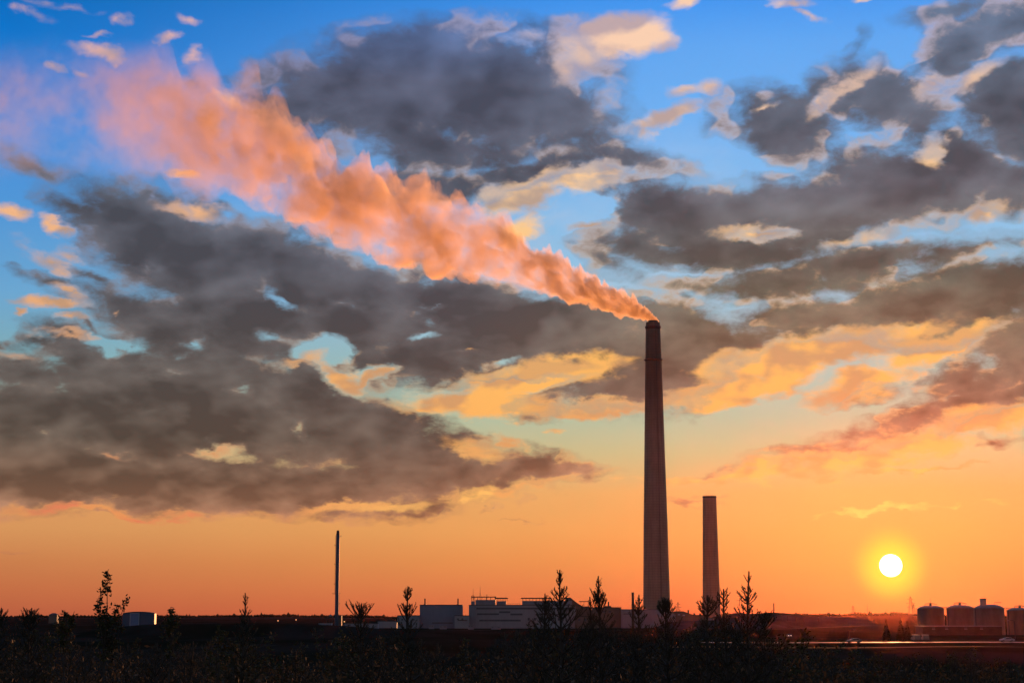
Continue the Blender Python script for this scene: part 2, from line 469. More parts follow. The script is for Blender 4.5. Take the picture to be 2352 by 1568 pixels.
def copy_tree(o, parent=None):
    kids = [c for c in bpy.data.objects if c.parent == o]
    c = o.copy()
    col.objects.link(c)
    if parent is not None:
        c.parent = parent
    for k in kids:
        copy_tree(k, c)
    return c

def spline(tab, x):
    """smooth interpolation in a table of (x, y)"""
    if x <= tab[0][0]: return tab[0][1]
    for (a, p), (b, q) in zip(tab, tab[1:]):
        if x <= b:
            t = (x - a) / (b - a)
            t = t * t * (3 - 2 * t)
            return p + (q - p) * t
    return tab[-1][1]

# ---------------------------------------------------------------- ground
PROFILE = [(-60,15.5),(0,13.3),(20,11.6),(40,10.4),(80,9.0),(200,7.4),(550,6.2),(800,4.0),(1150,1.2),(1500,0.0),(20000,0.0)]
def ground_z(x, y):
    z = spline(PROFILE, y)
    z += 0.35 * mnoise.noise(Vector((x * 0.03, y * 0.03, 0))) * min(1, max(0, (y + 20) / 40))
    # low grassy bank on the left of the plant
    z += 8.2 * math.exp(-((y - 1200) / 45) ** 2) * (1 / (1 + math.exp(-(x + 285) / 14))) * (1 / (1 + math.exp((x + 85) / 22)))
    # spoil bank on the far right, in front of the hills
    z += 5.0 * math.exp(-((y - 1750) / 120) ** 2) * (1 / (1 + math.exp(-(x - 300) / 30)))
    return z

def make_ground():
    ys = [-60, -30, -10]
    y = 0.0
    while y < 13600:
        ys.append(y)
        y += 4 if y < 120 else (12 if y < 600 else (25 if y < 2000 else (120 if y < 4000 else 600)))
    ys.append(13600)
    us = [i / 90.0 for i in range(-90, 91)]
    vs = []; fs = []
    for y in ys:
        half = 60 + max(0, y) * 0.62
        for s in us:
            x = s * half
            vs.append((x, y, ground_z(x, y)))
    n = len(us)
    for j in range(len(ys) - 1):
        for i in range(n - 1):
            a = j * n + i
            fs.append((a, a + 1, a + 1 + n, a + n))
    m = bpy.data.materials.new('soil_and_grass')
    m.use_nodes = True
    k = NT(m.node_tree)
    b = m.node_tree.nodes['Principled BSDF']
    co = k.new('ShaderNodeTexCoord').outputs['Object']
    far = k.noise(k.vm('MULTIPLY', co, (1.0, 0.22, 1.0)), 0.011, 6.0, 0.62)
    near = k.noise(co, 1.4, 5.0, 0.6)
    patches = k.step(far, 0.42, 0.60)
    c = k.mix(patches, (0.014, 0.014, 0.008), (0.030, 0.024, 0.020))
    gravel = k.step(k.noise(k.vm('MULTIPLY', co, (1.0, 0.12, 1.0)), 0.03, 4.0, 0.6), 0.62, 0.74)
    c = k.mix(gravel, c, (0.06, 0.05, 0.045))
    c = k.mix(k.step(near, 0.35, 0.7, 0.0, 0.5), c, (0.012, 0.011, 0.007))
    k.put(b.inputs['Base Color'], c)
    b.inputs['Roughness'].default_value = 0.95
    b.inputs['Specular IOR Level'].default_value = 0.0
    g = MB(); g.v = vs; g.f = fs
    o = g.build('ground', m, smooth=True)
    tag(o, 'dark rough ground running from the thicket out to the smelter', None, None, 'structure')
make_ground()

def ribbon(name, label, pts, width, mat, lift):
    """a strip of road laid a few millimetres over the ground"""
    g = MB(); vs = []; fs = []
    for i, (x, y) in enumerate(pts):
        x2, y2 = pts[min(i + 1, len(pts) - 1)]; x1, y1 = pts[max(i - 1, 0)]
        t = Vector((x2 - x1, y2 - y1, 0)).normalized()
        nrm = Vector((-t.y, t.x, 0)) * width / 2
        for sgn in (-1, 1):
            px_, py_ = x + nrm.x * sgn, y + nrm.y * sgn
            vs.append((px_, py_, max(ground_z(px_, py_), ground_z(x, y)) + lift))
    for i in range(len(pts) - 1):
        fs.append((2 * i, 2 * i + 2, 2 * i + 3, 2 * i + 1))
    g.v = vs; g.f = fs
    o = g.build(name, mat)
    return tag(o, label, None, None, 'structure')

asphalt = principled('asphalt', (0.06, 0.056, 0.052), 0.62, var=0.3, scale=0.5, spec=0.3)
gravel_m = principled('pale_gravel', (0.10, 0.085, 0.07), 0.95, spec=0.05, var=0.3, scale=0.3)
RY = 545.0
ribbon('road', 'pale two lane road crossing the right side of the view', [(60 + i * 12, RY + 0.00022 * (60 + i * 12 - 150) ** 2) for i in range(0, 24)], 13.0, asphalt, 0.30)
ribbon('gravel_track', 'gravel track in front of the road', [(40 + i * 12, 455 + i * 0.6) for i in range(0, 20)], 4.5, gravel_m, 0.25)
ribbon('yard_track', 'pale yard track running in front of the plant buildings', [(-330 + i * 20, 1720 + 6 * math.sin(i * 0.6)) for i in range(0, 42)], 12.0, gravel_m, 0.35)

# far hills with their treeline
def make_hills():
    g = MB()
    xs = [-4200 + i * 60 for i in range(141)]
    rows = [(6900, 0.0), (7100, 0.55), (7500, 0.9), (8200, 1.0), (9500, 0.8), (12500, 0.3)]
    def h(x):
        u = 1176 + x / 7500 * FPX
        vtop = spline([(-200,1417),(0,1416),(420,1416),(560,1414),(760,1415),(930,1418),(1450,1419),(1700,1414),(1880,1413),(2050,1410.5),(2150,1413),(2210,1417),(2352,1418),(2700,1420)], u)
        return CAM_Z + (HORIZ - vtop) / FPX * 7500 + 2.5 * mnoise.noise(Vector((x * 0.004, 1.0, 0)))
    hs = {}
    for y, f in rows:
        for x in xs:
            g.v.append((x, y, -0.5 + h(x) * f + (1.5 * mnoise.noise(Vector((x * 0.01, y * 0.01, 3))))))
    n = len(xs)
    for j in range(len(rows) - 1):
        for i in range(n - 1):
            a = j * n + i
            g.f.append((a, a + 1, a + 1 + n, a + n))
    o = g.build('hills', principled('wooded_hill', (0.030, 0.030, 0.024), 1.0, var=0.4, scale=0.004, spec=0.0), smooth=True)
    tag(o, 'long low hills along the horizon', None, None, 'structure')
    rnd = random.Random(5)
    f = MB()
    for i in range(5200):
        x = rnd.uniform(-2700, 2700)
        y = rnd.choice((7500, 8200)) + rnd.uniform(-180, 60)
        t = (y - 7100) / 1100
        z = h(x) * (0.9 if y < 7700 else 1.0) - 1.5
        H = rnd.uniform(5, 9) * (1.15 + 1.1 * mnoise.noise(Vector((x * 0.010, 0, 7))))
        if rnd.random() < 0.05: H *= 1.6
        w = H * rnd.uniform(0.28, 0.6)
        a = rnd.uniform(0, 1)
        ring = [(x + w * math.cos(a + k * 1.257), y + w * math.sin(a + k * 1.257), z + H * 0.35 * rnd.uniform(.8, 1.2)) for k in range(5)]
        top = (x + rnd.uniform(-.2, .2) * w, y, z + H); low = (x, y, z - 2)
        vs = ring + [top, low]
        f.add(vs, [(k, (k + 1) % 5, 5) for k in range(5)] + [((k + 1) % 5, k, 6) for k in range(5)])
    o = f.build('forest', principled('far_foliage', (0.035, 0.038, 0.024), 1.0, var=0.4, scale=0.02, spec=0.0))
    tag(o, 'far wood lining the hills on the horizon', 'forest', None, 'stuff')
make_hills()

# ---------------------------------------------------------------- the plant
def stack_concrete(name, base, top_dark_from=None, top_z=None):
    """weathered concrete with vertical run stains; the top is painted darker, giving the lower shaft its haze-lit look"""
    m = bpy.data.materials.new(name)
    m.use_nodes = True
    k = NT(m.node_tree)
    b = m.node_tree.nodes['Principled BSDF']
    co = k.new('ShaderNodeTexCoord').outputs['Object']
    runs = k.noise(k.vm('MULTIPLY', co, (1.0, 1.0, 0.05)), 0.35, 6.0, 0.65)
    blot = k.noise(co, 0.045, 5.0, 0.6)
    lifts = k.new('ShaderNodeTexWave', wave_type='BANDS', bands_direction='Z')
    k.put(lifts.inputs['Vector'], co)
    lifts.inputs['Scale'].default_value = 0.09
    f = k.m('ADD', k.m('MULTIPLY', runs, 0.6), k.m('MULTIPLY', blot, 0.4))
    c = k.mix(k.step(f, 0.36, 0.64), tuple(x * 1.08 for x in base), tuple(x * 0.8 for x in base))
    c = k.mix(k.m('MULTIPLY', k.step(lifts.outputs[1], 0.9, 1.0), 0.4), c, tuple(x * 0.5 for x in base))
    if top_z:
        z = k.sep(co)[2]
        g = k.step(k.m('ADD', z, k.m('MULTIPLY', runs, 16.0)), top_dark_from, top_z, 0.0, 0.62)  # darker top painted in, so haze and glare seem to lift the lower shaft
        c = k.mix(g, c, (0.050, 0.040, 0.034))
    k.put(b.inputs['Base Color'], c)
    b.inputs['Roughness'].default_value = 0.9
    b.inputs['Specular IOR Level'].default_value = 0.15
    return m

dark_steel = principled('dark_steel', (0.05, 0.05, 0.055), 0.6, metallic=0.3, var=0.3, scale=0.5)
rust_steel = principled('rusty_steel', (0.10, 0.065, 0.05), 0.7, metallic=0.2, var=0.4, scale=0.4)
blue_clad = principled('blue_grey_cladding', (0.17, 0.19, 0.25), 0.6, var=0.15, scale=0.08, stretch=(1, 1, 0.15), bump=0.1)
grey_clad = principled('grey_cladding', (0.24, 0.23, 0.26), 0.65, var=0.2, scale=0.08, stretch=(1, 1, 0.15))
pale_clad = principled('pale_cladding', (0.27, 0.26, 0.285), 0.6, var=0.15, scale=0.06, stretch=(1, 1, 0.15))
brown_clad = principled('brown_cladding', (0.16, 0.12, 0.10), 0.7, var=0.25, scale=0.1, stretch=(1, 1, 0.2))
roof_m = principled('roof_felt', (0.07, 0.065, 0.065), 0.9, var=0.25, scale=0.15)
band_m = principled('dark_glazing_band', (0.075, 0.075, 0.09), 0.35, var=0.3, scale=0.3, spec=0.5)
light_roof = principled('light_metal_roof', (0.20, 0.20, 0.215), 0.6, metallic=0.2, var=0.2, scale=0.1)
tank_m = principled('tank_steel', (0.16, 0.12, 0.10), 0.6, metallic=0.1, var=0.3, scale=0.06, stretch=(1, 1, 0.3))
spoil = principled('spoil_heap', (0.040, 0.031, 0.027), 0.95, var=0.5, scale=0.05, bump=0.6, spec=0.02)
white_paint = principled('white_paint', (0.34, 0.37, 0.42), 0.5, var=0.15, scale=0.3)

# --- tall smoking chimney
D1 = 2256.0
S1 = D1 / FPX
top1 = at(1501, 741, D1).z
c1x = at(1508.6, 1412, D1).x
def tall_chimney():
    prof_px = [(1441, 31.5), (1395, 30.6), (1300, 28.9), (1200, 27.3), (1100, 24.9), (1000, 22.7), (900, 20.6), (822, 18.6), (780, 17.6), (741, 16.4)]
    t = thing('tall_chimney', 'tallest concrete chimney, tapering, with the orange smoke pouring from its top', 'chimney', (c1x, D1, 0))
    prof = [(w * S1, max(-1.0, at(1500, v, D1).z)) for v, w in prof_px]
    prof[0] = (prof[0][0], -1.0)
    rt = prof[-1][0]
    shaft = MB().lathe(prof + [(rt * 0.86, top1), (rt * 0.84, top1 - 12)], c1x, D1, 64, cap=False)
    m = stack_concrete('chimney_concrete', (0.31, 0.22, 0.165), 235.0, 335.0)
    sh = shaft.build('shaft', m, t, smooth=True)
    # flue liners standing a little proud inside the mouth
    MB().lathe([(rt * 0.70, top1 - 12), (rt * 0.70, top1 + 2.6), (rt * 0.62, top1 + 2.6), (rt * 0.62, top1 - 12)], c1x, D1, 40, cap=False).build('flue', dark_steel, t, smooth=True)
    # crown ring and lower gallery
    for vv, nm, extra, hh in ((752, 'crown_ring', 1.35, 2.2), (827, 'gallery', 2.3, 1.1)):
        z = at(1500, vv, D1).z
        r = next(rr + (r2 - rr) * (z - zz) / (z2 - zz) for (rr, zz), (r2, z2) in zip(prof, prof[1:]) if zz <= z <= z2)
        ring = MB().lathe([(r + 0.02, z - hh * 1.3), (r + extra * 0.9, z - hh * 0.1), (r + extra, z), (r + extra, z + hh * 0.5), (r + 0.02, z + hh * 0.5)], c1x, D1, 64, cap=False)
        g = ring.build(nm, dark_steel, t)
        if nm == 'gallery':
            rail = MB()
            for k in range(40):
                a = k * math.pi / 20
                x = c1x + (r + extra - .1) * math.cos(a); y = D1 + (r + extra - .1) * math.sin(a)
                rail.tube([(x, y, z + hh * .5), (x, y, z + hh * .5 + 1.3)], 0.06, 4)
            ringp = [(c1x + (r + extra - .1) * math.cos(a * math.pi / 20), D1 + (r + extra - .1) * math.sin(a * math.pi / 20), z + hh * .5 + 1.3) for a in range(41)]
            rail.tube(ringp, 0.09, 4)
            rail.build('railing', dark_steel, g)
    lad = MB()
    zt = top1 - 2
    def rad(z):
        for (rr, zz), (r2, z2) in zip(prof, prof[1:]):
            if zz <= z <= z2: return rr + (r2 - rr) * (z - zz) / (z2 - zz)
        return prof[-1][0]
    ang = math.radians(-75)
    for off in (-0.35, 0.35):
        lad.tube([(c1x + (rad(z) + .5) * math.cos(ang) + off, D1 + (rad(z) + .5) * math.sin(ang), z) for z in [i * zt / 30 for i in range(31)]], 0.12, 4)
    lad.build('ladder', dark_steel, t)
tall_chimney()

# --- second chimney
D2 = 2500.0
S2 = D2 / FPX
def short_chimney():
    cx = at(1634.5, 1412, D2).x
    ztop = at(1630, 1138.5, D2).z
    t = thing('short_chimney', 'shorter bare concrete chimney right of the smoking one, no smoke', 'chimney', (cx, D2, 0))
    prof_px = [(1441, 21.0), (1410, 20.6), (1330, 18.8), (1240, 17.2), (1160, 15.8), (1138.5, 15.5)]
    prof = [(w * S2, at(1630, v, D2).z) for v, w in prof_px]
    prof[0] = (prof[0][0], -1)
    rt = prof[-1][0]
    MB().lathe(prof + [(rt * 0.8, ztop), (rt * 0.78, ztop - 9)], cx, D2, 48, cap=False).build('shaft', stack_concrete('old_concrete', (0.40, 0.235, 0.17)), t, smooth=True)
    MB().lathe([(rt + .02, ztop - 2.6), (rt + .28, ztop - 2.6), (rt + .28, ztop - 1.2), (rt + .02, ztop - 1.2)], cx, D2, 48, cap=False).build('band', dark_steel, t)
short_chimney()

# --- slim steel stack
def steel_stack():
    D = 2100.0; S = D / FPX
    cx = at(773.2, 1412, D).x
    zt = at(776, 1217.5, D).z
    t = thing('steel_stack', 'slim dark steel stack with coned tip standing alone left of the plant', 'chimney', (cx, D, 0))
    zc = at(776, 1228, D).z
    MB().lathe([(4.45 * S, -1), (4.2 * S, 20), (4.0 * S, zc)], cx, D, 24, cap=False).build('pipe', principled('blue_steel_paint', (0.075, 0.095, 0.14), 0.5, metallic=0.2, var=0.3, scale=0.15, stretch=(1, 1, .1)), t, smooth=True)
    MB().lathe([(4.0 * S, zc), (2.9 * S, zt - 0.6), (2.9 * S, zt), (2.4 * S, zt), (2.4 * S, zt - 2)], cx, D, 24, cap=False).build('tip', dark_steel, t, smooth=True)
    r = 4.3 * S
    lad = MB()
    for k, (z0, z1, sx) in enumerate(((66, zc, -1), (40, 66, -1), (4, 40, 1))):
        x = cx + sx * (r + 0.55)
        lad.tube([(x, D, z0), (x, D, z1)], 0.10, 4)
        lad.tube([(x - sx * .5, D - .5, z0), (x - sx * .5, D - .5, z1)], 0.08, 4)
        z = z0
        while z < z1:
            ring = [(x + .55 * math.cos(a * math.pi / 4), D + .55 * math.sin(a * math.pi / 4), z) for a in range(9)]
            lad.tube(ring, 0.06, 3)
            z += 1.7
    lad.build('caged_ladder', dark_steel, t)
    for z, sx, L in ((at(776, 1231, D).z, 1, 2.6), (at(776, 1252, D).z, -1, 1.6), (at(776, 1296, D).z, -1, 1.6), (at(776, 1341, D).z, -1, 1.7), (at(776, 1363, D).z, -1, 3.4), (at(776, 1363, D).z + .3, 1, 1.8), (at(776, 1386, D).z, 1, 1.8)):
        p = MB().box(min(cx + sx * (r - .3), cx + sx * (r + L)), max(cx + sx * (r - .3), cx + sx * (r + L)), D - 1.1, D + 1.1, z, z + 0.35)
        for xx in (cx + sx * (r + L - .1), cx + sx * (r + L * .5)):
            p.tube([(xx, D - 1, z), (xx, D - 1, z + 1.5)], 0.07, 4)
        p.build('platform', dark_steel, t)
steel_stack()

PLACED = []
def block(name, label, cat, u0, u1, vtop, D, depth, mat, roof=roof_m, bands=(), windows=(), extra=None, group=None, vbot=None, parapet=0.7):
    """flat roofed industrial block: wall, roof edge, bands of glazing, windows, doors; placed by what it spans in the photo"""
    x0, x1 = at(u0, 1412, D).x, at(u1, 1412, D).x
    zt = at(1176, vtop, D).z
    zb = -0.5 if vbot is None else at(1176, vbot, D).z
    t = thing(name, label, cat, ((x0 + x1) / 2, D, zb if vbot is not None else 0), group)
    MB().box(x0, x1, D, D + depth, zb, zt - parapet).build('wall', mat, t)
    MB().box(x0 - .25, x1 + .25, D - .25, D + depth + .25, zt - parapet, zt).build('roof', roof, t)
    for b0, b1, v0, v1 in bands:
        MB().box(at(b0, 1412, D).x, at(b1, 1412, D).x, D - 0.12, D - 0.01, at(1176, v1, D).z, at(1176, v0, D).z).build('glazing_band', band_m, t)
    for b0, b1, v0, v1 in windows:
        xa, xb, za, zc = at(b0, 1412, D).x, at(b1, 1412, D).x, at(1176, v1, D).z, at(1176, v0, D).z
        w = MB().box(xa, xb, D - 0.14, D - 0.01, za, zc).build('window', band_m, t)
        MB().box(xa - .15, xb + .15, D - .30, D - .15, za - .2, za).build('sill', grey_clad, w)
    return t, x0, x1, zb, zt

def stub(cx, cy, z0, z1, r, name='flue_stack', mat=dark_steel, parent=None, cap=True):
    g = MB().lathe([(r, z0), (r, z1 - .5), (r * 1.15, z1 - .45), (r * 1.15, z1), (r * .8, z1)], cx, cy, 14)
    return g.build(name, mat, parent)

def canopy(parent, u0, u1, vdeck, vbase, D, depth, posts, thick=1.0, name='roof_canopy'):
    x0, x1 = at(u0, 1412, D).x, at(u1, 1412, D).x
    z1 = at(1176, vdeck, D).z; z0 = at(1176, vbase, D).z
    y0 = D + 3
    o = MB().box(x0, x1, y0 - 1, y0 + depth, z1 - thick, z1).build(name, dark_steel, parent)
    for k in range(posts):
        x = x0 + (x1 - x0) * (0.06 + 0.88 * k / max(1, posts - 1))
        for yy in (y0, y0 + depth - 1):
            MB().tube([(x, yy, z0), (x, yy, z1 - thick)], 0.16, 4).build('post', dark_steel, o)

DB = 2000.0
SB = DB / FPX
# dark box with two flues
t, x0, x1, zb, zt = block('furnace_building', 'plain dark blue grey box building with two short flues on its roof', 'building', 964, 1062.5, 1387.6, DB + 10, 13, blue_clad, bands=((992, 1040, 1428.5, 1431),))
for u in (974.8, 1051.2):
    stub(at(u, 1412, DB + 10).x, DB + 20, zt, at(1176, 1373.5, DB + 10).z, 1.45 * SB, 'flue_stack', dark_steel, t)
    MB().box(at(u - 3, 1412, DB + 10).x, at(u + 3, 1412, DB + 10).x, DB + 18, DB + 22, zt, zt + .5).build('flue_base', dark_steel, t)
block('low_annex', 'low grey annex left of the dark box building', 'building', 912.8, 963.4, 1412, DB, 9, grey_clad, windows=((922, 926, 1420, 1424), (934, 938, 1420, 1424), (948, 952, 1420, 1424)))
block('pale_shed', 'long low pale blue shed at the left end of the plant', 'building', 868, 912, 1424.5, DB + 40, 6, pale_clad)
t, x0, x1, zb, zt = block('link_building', 'low pale building joining the dark box to the striped main building', 'building', 1044, 1077.5, 1412.2, DB - 14, 22, pale_clad, windows=((1050, 1054, 1419, 1423), (1060, 1064, 1419, 1423)))
MB().tube([(x0 + 4, DB - 15, 9.5), (x1 - 2, DB - 15, 9.5)], 0.4, 6).build('pipe_run', rust_steel, t)

# main building with its penthouses
t, x0, x1, zb, zt = block('main_building', 'wide pale main building with dark window stripes and canopies on posts above the roof', 'building', 1077, 1322, 1388, DB, 60, pale_clad,
    bands=((1094, 1321, 1394.5, 1398.5), (1096, 1146, 1407.5, 1411.5), (1146.5, 1172, 1402.8, 1407), (1172.5, 1200, 1408, 1412), (1101, 1196, 1422, 1426), (1230, 1300, 1409, 1412)),
    windows=((1212, 1217, 1418, 1424), (1226, 1231, 1418, 1424), (1262, 1267, 1418, 1424), (1281, 1286, 1418, 1424)))
DP = DB + 4
def pent(u0, u1, v, nm='penthouse', dep=30):
    a, b = at(u0, 1412, DP).x, at(u1, 1412, DP).x
    MB().box(a, b, DP, DP + dep, zt, at(1176, v, DP).z).build(nm, grey_clad, t)
pent(1082, 1090.4, 1379.8, dep=12); pent(1092, 1137.5, 1376.8); pent(1140.6, 1162.6, 1379.6); pent(1199.7, 1314, 1379)
MB().box(at(1077, 1412, DB).x, at(1093, 1412, DB).x, DB - 2.2, DB - 0.3, 0, zt - 1).build('stair_tower', grey_clad, t)
canopy(t, 1083, 1140, 1369, 1376.8, DB, 14, 6)
canopy(t, 1136.5, 1166.5, 1371.5, 1379.6, DB, 12, 8, 1.3)
canopy(t, 1196.5, 1267, 1371.7, 1379, DB, 14, 9, 1.2)
rail = MB()
for u in range(1165, 1197, 4):
    rail.tube([(at(u, 1412, DB).x, DB + 1, zt), (at(u, 1412, DB).x, DB + 1, zt + 1.3)], 0.1, 4)
rail.tube([(at(1165, 1412, DB).x, DB + 1, zt + 1.3), (at(1196, 1412, DB).x, DB + 1, zt + 1.3)], 0.1, 4)
rail.build('roof_railing', dark_steel, t)
for u, v, nm in ((1086.4, 1350.5, 'aerial'), (1102.5, 1345, 'aerial'), (1118, 1364, 'vent_pipe')):
    x = at(u, 1412, DP).x; z1 = at(1176, v, DP).z
    g = MB()
    if nm == 'aerial':
        g.tube([(x, DP + 5, zt + 3), (x, DP + 5, z1 - 6), (x, DP + 5, z1)], [0.30, 0.2, 0.08], 5)
        for kz in range(4):
            zz = z1 - 8 - kz * 1.3
            g.tube([(x - 0.9, DP + 5, zz), (x + 0.9, DP + 5, zz)], 0.08, 4)
    else:
        g.tube([(x, DP + 5, zt + 3), (x, DP + 5, z1)], 0.32, 6)
    g.build(nm, dark_steel, t)
# open steel frame on the left corner of the roof
g = MB()
for xx in (at(1082.5, 1412, DP).x, at(1089, 1412, DP).x):
    for yy in (DP + 1, DP + 7):
        g.tube([(xx, yy, at(1176, 1379.8, DP).z), (xx, yy, at(1176, 1367.5, DP).z)], 0.2, 4)
    g.tube([(xx, DP + 1, at(1176, 1367.5, DP).z), (xx, DP + 7, at(1176, 1367.5, DP).z)], 0.2, 4)
for v in (1372, 1367.5):
    z = at(1176, v, DP).z
    g.tube([(at(1082.5, 1412, DP).x, DP + 1, z), (at(1089, 1412, DP).x, DP + 1, z)], 0.2, 4)
g.build('roof_frame', dark_steel, t)
# arched portal at the foot of the main building
g = MB()
pa, pb = at(1213, 1412, DB).x, at(1228, 1412, DB).x
outer = [(pa + (pb - pa) * (0.5 - 0.5 * math.cos(math.pi * k / 10)), 1.0 + 8.0 * math.sin(math.pi * k / 10)) for k in range(11)]
g.tube([(x, DB - 6, z) for x, z in outer], 0.5, 6)
g.tube([(x, DB - 1, z) for x, z in outer], 0.5, 6)
g.build('arched_portal', rust_steel, t)

# buildings right of the main block
D3 = DB + 30
def sloped(name, label, pts, D, depth, mat, rmat):
    xs = [(at(u, 1412, D).x, at(1176, v, D).z) for u, v in pts]
    zb = -0.5
    t = thing(name, label, 'building', (sum(p[0] for p in xs) / len(xs), D, 0))
    g = MB().prism([(xs[0][0], zb)] + [(x, z - 0.8) for x, z in xs] + [(xs[-1][0], zb)], D, D + depth)
    g.f = [tuple(reversed(q)) for q in g.f]
    g.build('wall', mat, t)
    r = MB()
    for (xa, za), (xb, zb2) in zip(xs, xs[1:]):
        r.add([(xa, D - .5, za - .8), (xb, D - .5, zb2 - .8), (xb, D + depth + .5, zb2 - .8), (xa, D + depth + .5, za - .8), (xa, D - .5, za), (xb, D - .5, zb2), (xb, D + depth + .5, zb2), (xa, D + depth + .5, za)],
              [(0,3,2,1),(4,5,6,7),(0,1,5,4),(1,2,6,5),(2,3,7,6),(3,0,4,7)])
    r.build('roof', rmat, t)
    return t
t = sloped('sloping_shed', 'brown shed whose roof slopes down to the right behind the pines', [(1300, 1372), (1310, 1371), (1322, 1381), (1334, 1389), (1348, 1396), (1362, 1401)], D3, 30, brown_clad, roof_m)
MB().box(at(1322, 1412, D3).x, at(1353, 1412, D3).x, D3 - 3, D3 - .6, 0, at(1176, 1391.5, D3).z).build('side_block', brown_clad, t)
x0c, x1c = at(1330.5, 1412, D3).x, at(1353, 1412, D3).x
zc = at(1176, 1379.6, D3).z
o = MB().box(x0c, x1c, D3 + 2, D3 + 8, zc - .9, zc).build('roof_canopy', dark_steel, t)
for x in (x0c + 2, (x0c + x1c) / 2, x1c - 1):
    MB().tube([(x, D3 + 4, at(1176, 1396, D3).z), (x, D3 + 4, zc - .9)], 0.16, 4).build('post', dark_steel, o)
t, x0, x1, zb, zt = block('crusher_house', 'brown flat roofed block with a raised middle, left of the tall chimney', 'building', 1362, 1427, 1393.5, D3 + 5, 30, brown_clad, windows=((1370, 1376, 1402, 1406), (1384, 1390, 1402, 1406), (1398, 1404, 1402, 1406)))
MB().box(at(1388, 1412, D3).x, at(1405, 1412, D3).x, D3 + 8, D3 + 20, zt, at(1176, 1390.5, D3).z).build('roof_monitor', brown_clad, t)
stub(at(1399.4, 1412, D3).x, D3 + 12, zt, at(1176, 1381, D3).z, 0.8, 'flue_stack', dark_steel, t)
tt, x0, x1, zb, zt = block('boiler_hall', 'long low grey hall in front of the tall chimney base', 'building', 1427, 1480, 1398.3, D3, 30, grey_clad, roof=light_roof, bands=((1432, 1474, 1408, 1410),))
block('low_annex', 'low pale annex in front of the brown flat roofed block', 'building', 1321, 1372, 1414, DB - 6, 14, brown_clad, windows=((1328, 1333, 1420, 1425), (1342, 1347, 1420, 1425), (1356, 1361, 1420, 1425)))
# small round stack
def small_stack():
    D = DB - 10
    x = at(1454, 1412, D).x
    t = thing('small_stack', 'small dark flue stack just left of the tall chimney', 'chimney', (x, D, 0))
    z1 = at(1176, 1359.8, D).z; zm = at(1176, 1386, D).z
    stub(x, D, zm, z1, 2.75 * SB, 'pipe', dark_steel, t)
    MB().lathe([(3.2 * SB, -0.5), (3.2 * SB, zm), (2.7 * SB, zm + .3)], x, D, 16).build('casing', rust_steel, t)
small_stack()
t = sloped('domed_store', 'pale rounded store roof at the foot of the tall chimney', [(1462, 1408), (1472, 1401), (1490, 1398), (1520, 1399), (1540, 1404), (1552, 1411)], DB + 60, 40, pale_clad, light_roof)
t = sloped('ore_shed', 'long shed with hipped roof between the two concrete chimneys', [(1544, 1404), (1552, 1402.8), (1570, 1403), (1580, 1407), (1592, 1411), (1622, 1411.5)], D3 + 60, 40, brown_clad, roof_m)
for u, v in ((1557, 1409), (1568, 1410.5)):
    MB().box(at(u, 1412, D3 + 60).x, at(u + 5, 1412, D3 + 60).x, D3 + 59, D3 + 59.9, at(1176, v + 3, D3).z, at(1176, v, D3).z).build('skylight', white_paint, t)
stub(at(1583, 1412, D3 + 60).x, D3 + 70, 10, at(1176, 1400, D3 + 60).z, 0.9, 'flue_stack', dark_steel, t)
for u, v, w in ((1597, 1407.5, 2), (1611, 1407.5, 2.5)):
    MB().box(at(u, 1412, D3 + 60).x - w / 2, at(u, 1412, D3 + 60).x + w / 2, D3 + 70, D3 + 73, 10, at(1176, v, D3 + 60).z).build('vent', dark_steel, t)
block('low_annex', 'pale box building low between the two concrete chimneys', 'building', 1590, 1640, 1417.5, DB + 100, 20, pale_clad, windows=((1598, 1604, 1423, 1427), (1612, 1618, 1423, 1427)))
block('gate_office', 'small pale blue office at the foot of the slim steel stack', 'building', 732.5, 761, 1430.3, 1650, 12, principled('blue_paint', (0.20, 0.27, 0.36), 0.6), roof=light_roof, windows=((737, 743, 1434, 1437), (749, 755, 1434, 1437)))
t = thing('pump_frame', 'open steel frame with a tank deck beside the slim steel stack', 'industrial frame', (at(756, 1412, 2080).x, 2080, 0))
xa, xb = at(749.5, 1412, 2080).x, at(764, 1412, 2080).x
za = at(1176, 1414.5, 2080).z
MB().box(xa, xb, 2078, 2086, za - 1.2, za).build('deck', dark_steel, t)
for x in (xa + .4, (xa + xb) / 2, xb - .4):
    MB().tube([(x, 2079, -0.5), (x, 2079, za - 1.2)], 0.3, 5).build('post', dark_steel, t)
MB().lathe([(1.4, za), (1.4, za + 1.6), (0.6, za + 2.1)], (xa + xb) / 2 + 1, 2082, 12).build('tank', grey_clad, t)
block('low_annex', 'small dark block hugging the right side of the slim steel stack', 'building', 777.5, 784.5, 1411.5, 2108, 8, brown_clad)
block('low_annex', 'flat grey shed low on the right of the slim steel stack', 'building', 790, 868, 1430, 1900, 16, grey_clad, windows=((800, 806, 1433, 1436), (820, 826, 1433, 1436), (842, 848, 1433, 1436)))

